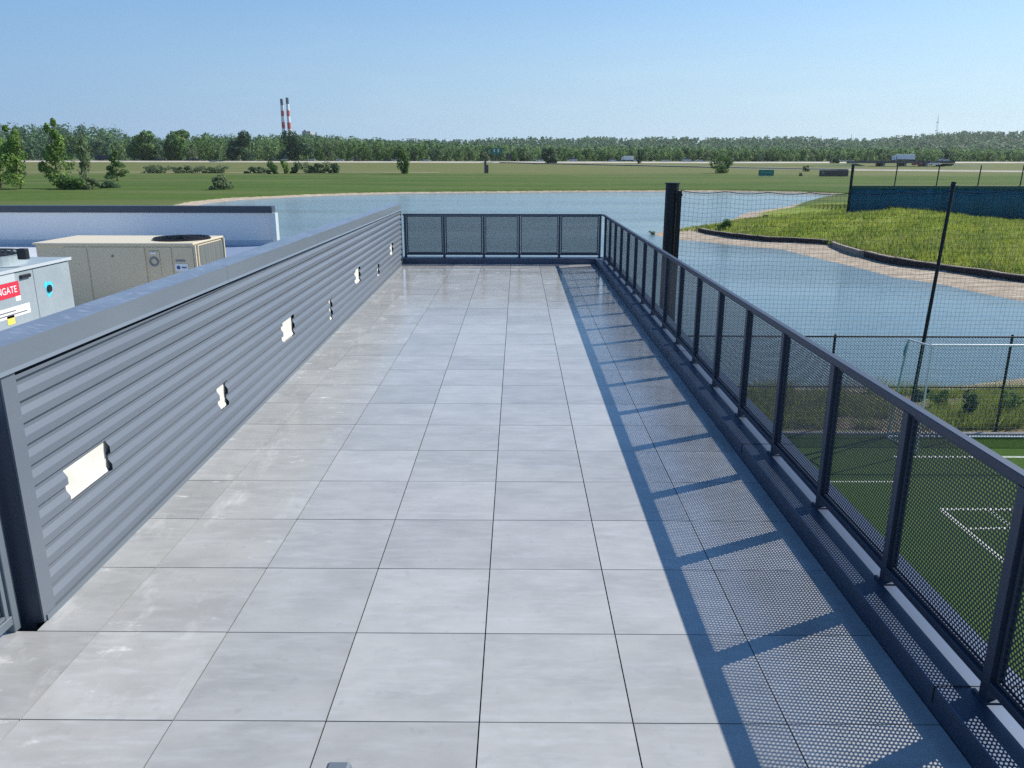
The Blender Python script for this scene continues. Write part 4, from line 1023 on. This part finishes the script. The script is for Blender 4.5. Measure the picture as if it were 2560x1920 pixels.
w1 = fast_obj('far_wood', wood_row(rg, 230, 700, 800, -700, 1100, 1, 420, .95, 11, 18, 3).reshape(-1, 3), 4, LEAF['far']); tag(w1, kind='stuff')
w2 = fast_obj('far_wood', wood_row(rg, 250, 660, 700, 450, 2900, .93, 280, .8, 7, 12, 4).reshape(-1, 3), 4, LEAF['farlight']); tag(w2, kind='stuff')
w3 = fast_obj('far_wood', wood_row(rg, 150, 690, 780, 900, 2900, 1, 320, .95, 9, 15, 3).reshape(-1, 3), 4, LEAF['far']); tag(w3, kind='stuff')
# a first row of trees that stand out one by one
GROUPL = 'trees standing in front of the far wood'
protos = []
for k in range(5):
    rg2 = np.random.default_rng(300+k); H = 15.; r = empty('tree', (0, 0, -500))
    q = crown(rg2, 520, .70, 0, 0, H*.54, 4.2+.5*k, 4.2+.5*k, H*.46, 7); q[..., 2] = np.maximum(q[..., 2], .3)
    o = fast_obj('crown', q.reshape(-1, 3), 4, LEAF[('farlight', 'far', 'mid', 'farlight', 'grey')[k]]); o.parent = r
    o2 = MB().tube((0, 0, -.6), (.2, .1, H*.5), .32, .16, 7).tube((.2, .1, H*.4), (2., .6, H*.62), .14, .05, 5).tube((.1, 0, H*.35), (-1.8, .4, H*.6), .14, .05, 5).build('trunk', m_bark); o2.parent = r
    protos.append(r)
rn = random.Random(5); used = set()
for i in range(96):
    px = -40+2660*(i+rn.random())/96; Y = rn.uniform(630, 662)
    if 560 < px < 790 or 320 < px < 480: continue
    k = rn.randrange(5); pr = protos[k]
    if k not in used: o = pr; used.add(k)
    else: o = copy_tree(pr)
    p = on(px, 400, 1, Y); yt = np.interp(px, TX, TYv); tallness = (403-yt)/1970*Y
    sc = max(.45, min(1.3, tallness*rn.uniform(.6, .92)/15.)); z = float(np.interp(Y, PY, PZ))
    o.location = (p[0], Y, z-.2); o.scale = (sc*rn.uniform(.8, 1.2), sc, sc); o.rotation_euler = (0, 0, rn.uniform(0, 6.28))
    tag(o, 'green tree standing in front of the continuous far wood along the highway', 'tree', GROUPL)

# hills
HT = [(-900, 352), (0, 352), (700, 352), (900, 355), (1100, 352), (1200, 351), (1260, 348), (1340, 345), (1370, 347), (1420, 349), (1490, 344), (1560, 350), (1640, 346), (1760, 347), (1900, 345), (2020, 344), (2100, 349), (2200, 349), (2230, 344), (2300, 337), (2370, 335), (2400, 332), (2460, 332), (2560, 331), (2800, 326), (3400, 330)]
hx = np.linspace(-2600, 4600, 181); hv = []; hf = []
Yc = 2100.
def hill_z(px_, Y):
    crest = on(px_, np.interp(px_, [p[0] for p in HT], [p[1] for p in HT]), 1, Yc)[2]-13
    t = np.clip((Y-1150)/(Yc-1150), 0, 1); return 3.2+(crest-3.2)*(t*t*(3-2*t))
def pxx(px_, Y): return on(px_, 380, 1, Y)[0]
rowsY = [1100, 1200, 1350, 1500, 1650, 1800, 1950, 2100, 2300, 2700, 3300]
for Y in rowsY:
    for px_ in hx:
        z = hill_z(px_, min(Y, Yc)) if Y <= Yc else hill_z(px_, Yc)*(1-(Y-Yc)/1600)
        hv.append((pxx(px_, Y), Y, z if Y > 1100 else 1.0))
n = len(hx)
for j in range(len(rowsY)-1):
    for i in range(n-1): a = j*n+i; hf.append((a, a+1, a+n+1, a+n))
m_hill = mat('wooded_hill_ground', (.035, .06, .028), .95, noise=[(.01, .4, .6, (.05, .08, .03), .7)])
hl = mesh_obj('hills', hv, hf, m_hill, smooth=True); tag(hl, kind='structure')
rg = np.random.default_rng(9); Q = []
for i in range(5200):
    px_ = rg.uniform(-500, 3100); t = rg.uniform(0, 1)**.8; Y = 1180+(Yc-1180)*t; x = pxx(px_, Y); z = hill_z(px_, Y); w = rg.uniform(6, 11); h = rg.uniform(5, 10)
    if px_ < 900 and rg.random() < .6: continue
    Q.append(crown(rg, 26, 2.5, x, Y, z+h*.6, w, w, h, 3))
hw = fast_obj('hill_wood', np.concatenate(Q).reshape(-1, 3), 4, LEAF['far']); tag(hw, kind='stuff')

# ------------------------------------------------------------------ chimneys, plant, masts
def chimney(px, ytop, label, bands, w0, w1):
    Y = 2050.; t = on(px, ytop, 1, Y); zb = 4.; H = t[2]-zb
    r = empty('chimney', (t[0], Y, zb)); tag(r, label, 'chimney', None)
    edges = [t[2]]+[on(px, b_, 1, Y)[2] for b_, _ in bands]
    ms = [m_ for _, m_ in bands]
    for k in range(len(bands)):
        z1, z0 = edges[k], edges[k+1]; f = lambda z: w1+(w0-w1)*(z-zb)/H
        nm = 'chimney_tip' if k == 0 else 'painted_band'
        child(MB().tube((t[0], Y, z0+.02), (t[0], Y, z1), f(z0), f(z1), 18).build(nm, ms[k], smooth=False), r)
    child(MB().tube((t[0], Y, zb-2), (t[0], Y, edges[-1]), w1, f(edges[-1]), 18).build('shaft', m_chr), r)
chimney(703.5, 247, 'left red and white banded chimney of the pair above the wood', [(263, m_chd), (277, m_chw), (290, m_chr), (305, m_chw), (321, m_chr), (336, m_chw), (352, m_chr)], 3.5, 5.2)
chimney(717.5, 244, 'right red and white banded chimney of the pair, slightly taller', [(260, m_chd), (276, m_chw), (291, m_chr), (306, m_chw), (323, m_chr), (338, m_chw), (352, m_chr)], 3.5, 5.2)
def plant():
    Y = 2000.; a = on(755, 328, 1, Y); b_ = on(777, 350, 1, Y)
    r = empty('power_station', (a[0], Y, 3)); tag(r, 'grey block of a power station rising above the wood right of the chimneys', 'power station')
    child(MB().box(a[0], b_[0], Y, Y+40, 3, a[2]).build('boiler_house', m_bldg), r)
    child(MB().box(a[0]+4, a[0]+9, Y-.5, Y+20, a[2]+.01, a[2]+3).build('roof_plant', m_bldg), r)
    c = on(788, 330, 1, Y); d = on(800, 343, 1, Y)
    child(MB().box(b_[0]+.1, d[0], Y+2, Y+30, 3, d[2]).build('side_building', m_bldg), r)
    child(MB().tube((c[0], Y+10, d[2]+.01), (c[0], Y+10, c[2]), 2., 1.6, 10).build('stack', m_bldg), r)
plant()
def stacks():
    Y = 1700.; r = None
    L0 = on(1018, 345, 1, Y); r = empty('industrial_plant', (L0[0], Y, 4)); tag(r, 'low industrial roof with a row of five short dark stacks above the wood', 'industrial building')
    xa, xb = on(1014, 350, 1, Y)[0], on(1044, 350, 1, Y)[0]; zt = on(1030, 355, 1, Y)[2]
    child(MB().box(xa, xb, Y, Y+20, 3, zt).build('hall', m_bldg), r)
    for k in range(5):
        q = on(1019.5+k*4.8, 346.5 if k else 348, 1, Y); child(MB().tube((q[0], Y+3, zt+.01), (q[0], Y+3, q[2]), .9, .9, 8).build('stack', m_concd), r)
    child(MB().box(xa+1, xb-1, Y+2.0, Y+2.04, on(1030, 347.2, 1, Y)[2], on(1030, 346.2, 1, Y)[2]).build('walkway', m_concd), r)
stacks()
def mast(px, ytop, ybase, Y, w, label):
    t = on(px, ytop, 1, Y); z0 = on(px, ybase, 1, Y)[2]-14; r = empty('radio_mast', (t[0], Y, z0)); tag(r, label, 'mast')
    mb = MB(); k = 10; H = t[2]-z0
    for sx_, sy_ in ((-1, -1), (1, -1), (0, 1)):
        mb.tube((t[0]+sx_*w, Y+sy_*w, z0), (t[0]+sx_*w*.35, Y+sy_*w*.35, t[2]), .28, .2, 5)
    child(mb.build('lattice_legs', m_steelp), r)
    br = MB()
    for i in range(k*2):
        f0, f1 = i/(k*2), (i+1)/(k*2); w0_, w1_ = w*(1-.65*f0), w*(1-.65*f1); s0 = 1 if i % 2 else -1
        br.tube((t[0]+s0*w0_, Y-w0_, z0+H*f0), (t[0]-s0*w1_, Y-w1_, z0+H*f1), .14, n=4)
    child(br.build('lattice_bracing', m_steelp), r)
    child(MB().tube((t[0], Y, t[2]+.01), (t[0], Y, t[2]+H*.08), .15, n=5).build('aerial', m_steelp), r)
    for f in (.42, .75): child(MB().tube((t[0]-w*.9, Y, z0+H*f), (t[0]+w*.9, Y, z0+H*f), 1.0, n=8).build('dish', m_wsign), r)
mast(2346, 290, 338, 2100., 2.6, 'tall lattice radio mast on the hill at the right')
mast(2129, 337, 350, 2100., .7, 'short thin mast on the ridge left of the tall radio mast')

# ------------------------------------------------------------------ highway
def road_strip(name, pts, w, m, dz, kind='structure'):
    mb = MB()
    for (a, b_) in zip(pts[:-1], pts[1:]):
        n_ = max(1, int((Vector(b_[:2])-Vector(a[:2])).length/12))
        for i in range(n_):
            p, q = Vector(a).lerp(Vector(b_), i/n_), Vector(a).lerp(Vector(b_), (i+1)/n_); d = (q-p).normalized(); nn = Vector((-d.y, d.x, 0))*w/2; k = len(mb.V)
            for v in (p-nn, p+nn, q+nn, q-nn): mb.V.append((v.x, v.y, 0))
            mb.F.append((k, k+3, k+2, k+1))
    A_ = np.array(mb.V); A_[:, 2] = terr(A_[:, 0], A_[:, 1])+dz
    o = mesh_obj(name, A_, mb.F, m); 
    if kind: tag(o, kind=kind)
    return o
m_asph = mat('weathered_asphalt', (.14, .14, .14), .9, noise=[(.05, .4, .6, (.18, .18, .17), .7)])
m_path = mat('dry_dirt_path', (.34, .29, .19), .95, noise=[(.2, .4, .6, (.26, .23, .15), .7)])
def XY(px, Y): q = on(px, 405, 1, Y); return (q[0], Y, 0)
HW = [XY(-700, 612), XY(640, 606), XY(1300, 598), XY(1800, 600), XY(2700, 640)]
FR = [XY(1250, 585), XY(1500, 500), XY(1800, 430), XY(2130, 385), XY(2560, 362), XY(2900, 352)]
road_strip('highway', HW, 22, m_asph, .80)
road_strip('side_road', FR, 7, m_asph, .55)
def gpt(px, py): q = ground(px, py); return (q[0], q[1], 0)
road_strip('path', [gpt(-60, 431.5), gpt(300, 431), gpt(560, 432.5), gpt(900, 431), gpt(1100, 431.5)], 5.5, m_path, .06)
m_roadglare = mat('pale_road_glare', (.50, .47, .39), .9, noise=[(.08, .4, .6, (.4, .37, .30), .7)])
def glare_slope(pts, h, off, w):               # added slope on a road's near side, pale to stand in for glare
    L_ = []
    for (a, b_) in zip(pts[:-1], pts[1:]):
        n_ = max(1, int((Vector(b_[:2])-Vector(a[:2])).length/12))
        for i in range(n_): L_.append(Vector(a).lerp(Vector(b_), i/n_))
    L_.append(Vector(pts[-1])); X_ = np.array([p.x for p in L_]); Y_ = np.array([p.y for p in L_]); V = []; F = []
    for o_, hh in ((off+w, -.1), (off+w*.9, .03), (off, h), (off-.6, h+.02)):
        V.append(np.stack([X_, Y_-o_, terr(X_, Y_-o_)+hh], -1))
    V = np.stack(V, 1).reshape(-1, 3)
    for i in range(len(L_)-1):
        for k in range(3): F.append((4*i+k, 4*i+4+k, 4*i+5+k, 4*i+k+1))
    tag(mesh_obj('road_glare_slope', V, F, m_roadglare), kind='structure')
glare_slope(HW, .86, 10.6, 4.5); glare_slope(FR, .60, 3.2, 2.6)

def car_proto(col, kind='sedan'):
    r = empty('parked_car' if False else 'car', (0, 0, 0))
    L_, Wd, H = dict(sedan=(4.7, 1.8, 1.42), suv=(4.8, 1.9, 1.75), van=(5.6, 2.0, 2.3))[kind]
    prof = {'sedan': [(-2.3, .35), (2.3, .35), (2.35, .7), (1.5, .88), (-1.6, .92), (-2.35, .85)], 'suv': [(-2.4, .4), (2.4, .4), (2.4, .95), (1.5, 1.1), (-2.35, 1.15)], 'van': [(-2.8, .4), (2.8, .4), (2.8, 1.0), (2.1, 1.3), (-2.8, 1.3)]}[kind]
    cab = {'sedan': [(-1.7, .9), (1.25, .88), (.55, 1.42), (-1.0, 1.42)], 'suv': [(-2.3, 1.1), (1.45, 1.08), (.8, 1.75), (-2.1, 1.75)], 'van': [(-2.75, 1.25), (2.1, 1.25), (1.5, 2.3), (-2.7, 2.3)]}[kind]
    k = lambda pr, w: [(p[0], p[1]) for p in pr]
    def ex(pr, w): 
        mb = MB(); n_ = len(pr)
        for yy in (-w/2, w/2): mb.V += [(p[0], yy, p[1]) for p in pr]
        mb.F += [(i, (i+1) % n_, n_+(i+1) % n_, n_+i) for i in range(n_)]+[tuple(range(n_-1, -1, -1)), tuple(range(n_, 2*n_))]; return mb
    ex(prof, Wd).build('body', CARC[col], r, bevel=.04)
    ex(cab, Wd*.88).build('cabin_glass', m_glass, r)
    c2 = [(cab[3][0], cab[3][1]+.004), (cab[2][0], cab[2][1]+.004), (cab[2][0]-.1, cab[2][1]+.05), (cab[3][0]+.1, cab[3][1]+.05)]
    ex(c2, Wd*.86).build('roof', CARC[col], r)
    for x in (-L_*.3, L_*.31):
        for y in (-Wd/2+.05, Wd/2-.05): MB().tube((x, y-.1, .33), (x, y+.1, .33), .33, n=12).build('wheel', m_tyre, r)
    return r
def place(o, px, Y, rz=0, z=None):
    q = on(px, 405, 1, Y); o.location = (q[0], Y, tz(q[0], Y)+.84 if z is None else z); o.rotation_euler = (0, 0, rz); return o
CARS = [(392, 'black', 'suv', 'black car close behind another near the pair of round trees'), (408, 'brown', 'sedan', 'brownish car right behind the black one near the pair of round trees'), (470, 'black', 'sedan', 'left black car of a pair just right of the large rounded tree'), (489, 'black', 'suv', 'right black car of a pair just right of the large rounded tree'),
        (680, 'black', 'sedan', 'lone dark car beyond the bright round bush'), (712, 'silver', 'suv', 'silver car just above the lighter upright bush'), (779, 'white', 'sedan', 'white car right of the chimneys above the dense bush row'), (851, 'white', 'sedan', 'white car beyond the right end of the dense bush row'),
        (892, 'brown', 'suv', 'brown car between the dense bush row and the lone narrow tree'), (968, 'black', 'sedan', 'dark car just left of the lone narrow tree'), (990, 'white', 'sedan', 'white car nearest the left side of the lone narrow tree'), (1064, 'white', 'sedan', 'white car right of the lone narrow tree'),
        (1349, 'white', 'suv', 'white car left of the small dark tree by the big green sign'), (1433, 'white', 'van', 'white van right of the small dark tree behind the highway'), (1531, 'white', 'suv', 'white car just left of the white camper'), (1590, 'silver', 'sedan', 'silver car directly right of the white camper'), (1665, 'white', 'sedan', 'lone white car between the camper and the round bush'),
        (1716, 'white', 'van', 'distant white van left of the round bush with the yellow side'), (1748, 'white', 'sedan', 'distant white car nearest the round bush with the yellow side'), (1838, 'black', 'suv', 'dark car just right of the round bush with the yellow side'), (2100, 'white', 'sedan', 'white car left of the overpass'), (2125, 'silver', 'sedan', 'silver car at the left end of the overpass')]
cp = {}
for px, col, kd, lab in CARS:
    if (col, kd) not in cp: cp[(col, kd)] = car_proto(col, kd); o = cp[(col, kd)]
    else: o = copy_tree(cp[(col, kd)])
    tag(o, lab, 'car', 'cars on the highway'); o.scale = (1.12, 1.12, 1.12); place(o, px, 602 if px < 1300 else 596, 0 if px % 2 else math.pi)
def truck(px0, px1, Y, mt, label, z=None, cabm='navy'):
    x0, x1 = on(px0, 405, 1, Y)[0], on(px1, 405, 1, Y)[0]; zz = tz((x0+x1)/2, Y)+.84 if z is None else z
    r = empty('truck', ((x0+x1)/2, Y, zz)); tag(r, label, 'truck')
    tl = (x1-x0); a = x0+tl*.16
    child(MB().box(a, x1, Y-1.25, Y+1.25, zz+1.1, zz+4.0).build('trailer', mt, bevel=.05), r)
    child(MB().box(a+.3, x1-.3, Y-1.0, Y+1.0, zz+.8, zz+1.09).build('chassis', m_black), r)
    child(MB().prism([(x0, zz+.6), (a-.3, zz+.6), (a-.3, zz+3.3), (x0+.9, zz+3.1), (x0+.5, zz+1.8), (x0, zz+1.6)], Y-1.15, Y+1.15, 1).build('cab', CARC[cabm]), r) if False else child(MB().box(x0, a-.3, Y-1.15, Y+1.15, zz+.6, zz+3.2).build('cab', CARC[cabm], bevel=.15), r)
    for f in (.06, .24, .30, .86, .92): 
        child(MB().tube((x0+tl*f, Y-1.25, zz+.5), (x0+tl*f, Y-.9, zz+.5), .5, n=12).build('wheel', m_tyre), r)
truck(240, 284, 604, m_trailer, 'long dark truck trailer on the highway behind the small rounded tree')
truck(1553, 1583, 594, m_label, 'white camper vehicle on the highway left of the narrow dark tree', cabm='white')

# overpass
def overpass():
    Y = 470.; x0, x1 = on(2150, 405, 1, Y)[0], on(2375, 405, 1, Y)[0]; zt = on(2280, 403.5, 1, Y)[2]; zg = tz((x0+x1)/2, Y)
    r = empty('overpass', (x0, Y, zg)); tag(r, 'low dark road bridge carrying white vehicles at the right of the highway', 'bridge')
    child(MB().box(x0-3, x1+3, Y, Y+12, zt-1.0, zt).build('bridge_deck', m_concd), r)
    child(MB().box(x0-3, x1+3, Y-.25, Y-.01, zt-.1, zt+.45).build('bridge_rail', m_concd), r)
    for f in (.28, .52, .76):
        x = x0+(x1-x0)*f; child(MB().box(x-.6, x+.6, Y+1, Y+11, zg-1, zt-1.01).build('pier', m_conc), r)
    child(MB().prism([(x0-10, zg-1), (x0+14, zg-1), (x0+4, zt-1.3), (x0-10, zt-1.3)], Y-3, Y+12, 1).build('abutment', m_hill), r) if False else None
    for s_, xx in ((1, x0), (-1, x1)):
        V = [(xx-s_*26, Y-4, zg-1), (xx+s_*8, Y-4, zg-1), (xx+s_*8, Y+14, zg-1), (xx-s_*26, Y+14, zg-1), (xx-s_*26, Y+.5, zg+.2), (xx-s_*2, Y+.5, zt-1.25), (xx-s_*2, Y+11, zt-1.25), (xx-s_*26, Y+11, zg+.2)]
        if s_ < 0: V = V
        child(MB().hexa(V).build('embankment', LEAF['grey']), r)
    return zt
zt_ = overpass()
truck(2230, 2283, 476, m_label, 'long white truck on the overpass', z=zt_+.02, cabm='white')
for px, kd, lab, Y in ((2359, 'sedan', 'white car at the right end of the overpass', 476), (2336, 'van', 'white van below the right side of the overpass', 455), (2293, 'suv', 'red vehicle in the shade under the overpass', 455)):
    c = 'red' if 'red' in lab else 'white'
    if (c, kd) not in cp: cp[(c, kd)] = car_proto(c, kd); o = cp[(c, kd)]
    else: o = copy_tree(cp[(c, kd)])
    tag(o, lab, 'car', 'cars on the highway'); o.scale = (1.1, 1.1, 1.1); place(o, px, Y, 0, zt_+.03 if Y == 476 else None)

# signs
def board(px0, px1, y0, y1, Y, m, label, face=None, legs=2):
    a, b_ = on(px0, y0, 1, Y), on(px1, y1, 1, Y); zg = tz((a[0]+b_[0])/2, Y); r = empty('road_sign', ((a[0]+b_[0])/2, Y, zg)); tag(r, label, 'sign')
    child(MB().box(a[0], b_[0], Y-.04, Y+.04, b_[2], a[2]).build('sign_panel', m), r)
    for k in range(legs):
        x = a[0]+(b_[0]-a[0])*((k+.5)/legs); child(MB().box(x-.09, x+.09, Y+.05, Y+.2, zg-.2, max(b_[2]+.3, a[2]-.5)).build('sign_leg', m_steelp), r)
    if face: face(r, a, b_, Y)
def f1(r, a, b_, Y):
    w = b_[0]-a[0]; h = a[2]-b_[2]
    child(MB().box(a[0]+w*.12, b_[0]-w*.12, Y-.05, Y-.042, b_[2]+h*.52, b_[2]+h*.66).build('sign_lettering', m_gsign2), r)
    for z0_, z1_ in ((b_[2]-.12, b_[2]), (a[2], a[2]+.12)): child(MB().box(a[0], b_[0], Y-.06, Y+.06, z0_, z1_-.001).build('sign_frame', m_wsign), r)
m_gsign2 = mat('sign_lettering_green', (.03, .42, .36), .5)
board(1897, 1934, 425, 439.5, 290., m_gsign, 'green highway sign panel in the field beyond the lake', f1)
def f2(r, a, b_, Y):
    w = b_[0]-a[0]; h = a[2]-b_[2]
    child(MB().box(a[0]+w*.08, a[0]+w*.17, Y-.05, Y-.042, b_[2]+h*.45, b_[2]+h*.8).build('sign_lettering', m_steelp), r)
    child(MB().box(a[0]-.05, b_[0]+.05, Y-.06, Y+.06, a[2], a[2]+.15).build('sign_frame', m_steelp), r)
board(2049, 2120, 426, 441, 290., m_bsign, 'wide dark brown sign panel in the field beyond the lake', f2)
def f3(r, a, b_, Y):
    w = b_[0]-a[0]; h = a[2]-b_[2]
    for f in (.30, .62): child(MB().box(a[0]+w*f, a[0]+w*(f+.10), Y-.05, Y-.042, b_[2]+h*.35, b_[2]+h*.85).build('sign_arrow', m_wsign), r)
board(1225, 1256, 370, 386, 588., m_gsign, 'big dark green highway sign on legs in front of the wood', f3)
board(1264, 1280, 384, 400, 560., m_bsign, 'small dark sign panel on one pole right of the big green sign', None, 1)
def slab_post():
    q = ground(1215, 433); Y = q[1]; r = empty('field_pillar', (q[0], Y, q[2])); tag(r, 'dark narrow stepped pillar standing alone in the far field', 'pillar')
    a, b_, c = on(1210.5, 401, 1, Y), on(1216, 412, 1, Y), on(1221, 412, 1, Y)
    child(MB().box(a[0], b_[0], Y-.4, Y+.4, q[2]-.2, a[2]).build('tall_slab', m_concd), r)
    child(MB().box(b_[0]+.005, c[0], Y-.35, Y+.35, q[2]-.2, b_[2]).build('short_slab', m_bsign), r)
slab_post()

# loose rocks on the shore
def rock(px, py, w, h, m, label):
    q = ground(px, py); D = np.linalg.norm(q-CAM); W_, H = w/FPX*D, h/FPX*D; rn = random.Random(int(px))
    bm = bmesh.new(); bmesh.ops.create_icosphere(bm, subdivisions=2, radius=1)
    for v in bm.verts: v.co = Vector((v.co.x*W_/2, v.co.y*W_/2.4, max(v.co.z, -.3)*H*.8))*(1+rn.uniform(-.16, .16))
    me = bpy.data.meshes.new('rock'); bm.to_mesh(me); bm.free(); me.materials.append(m); o = bpy.data.objects.new('rock', me); COL.objects.link(o); o.location = (q[0], q[1], q[2]+H*.2)
    tag(o, label, 'rock')
rock(1915, 544, 16, 6, m_sock, 'dark brown clod on the sand at the upper shore of the peninsula')
rock(562, 473, 9, 5, m_label, 'pale stone at the foot of the lone spreading shrub')

# ------------------------------------------------------------------ air
m_haze = bpy.data.materials.new('haze'); m_haze.use_nodes = True; hn = m_haze.node_tree; hn.nodes.clear()
vo = hn.nodes.new('ShaderNodeVolumePrincipled'); vo.inputs['Color'].default_value = (.93, .965, 1, 1); vo.inputs['Density'].default_value = .00005; vo.inputs['Anisotropy'].default_value = .3
oo = hn.nodes.new('ShaderNodeOutputMaterial'); hn.links.new(vo.outputs[0], oo.inputs['Volume'])
hz = MB().box(-6500, 6500, -90, 4400, -8, 185).build('haze', m_haze); tag(hz, kind='stuff')
S.cycles.volume_bounces = 0

for px, py, hpx, wpx, lf, lab in ((2418, 1052, 64, 44, 'dark', 'dark leafy plant between the goal post and the fence post behind the fence'), (2350, 1020, 40, 50, 'mid', 'broad green weed behind the fence close to the goal upright'), (2520, 1050, 60, 60, 'mid', 'green weed clump right of the fence post behind the fence'), (2300, 1000, 26, 30, 'dark', 'small dark weed at the foot of the leaning pole')):
    q = ground(px, py)
    if q[1] < 15.8: q[1] = 15.9
    MT(lab, px, py-hpx, py, wpx, lf, int(px), 420, .045, 'bush', 'bush', 'plant')
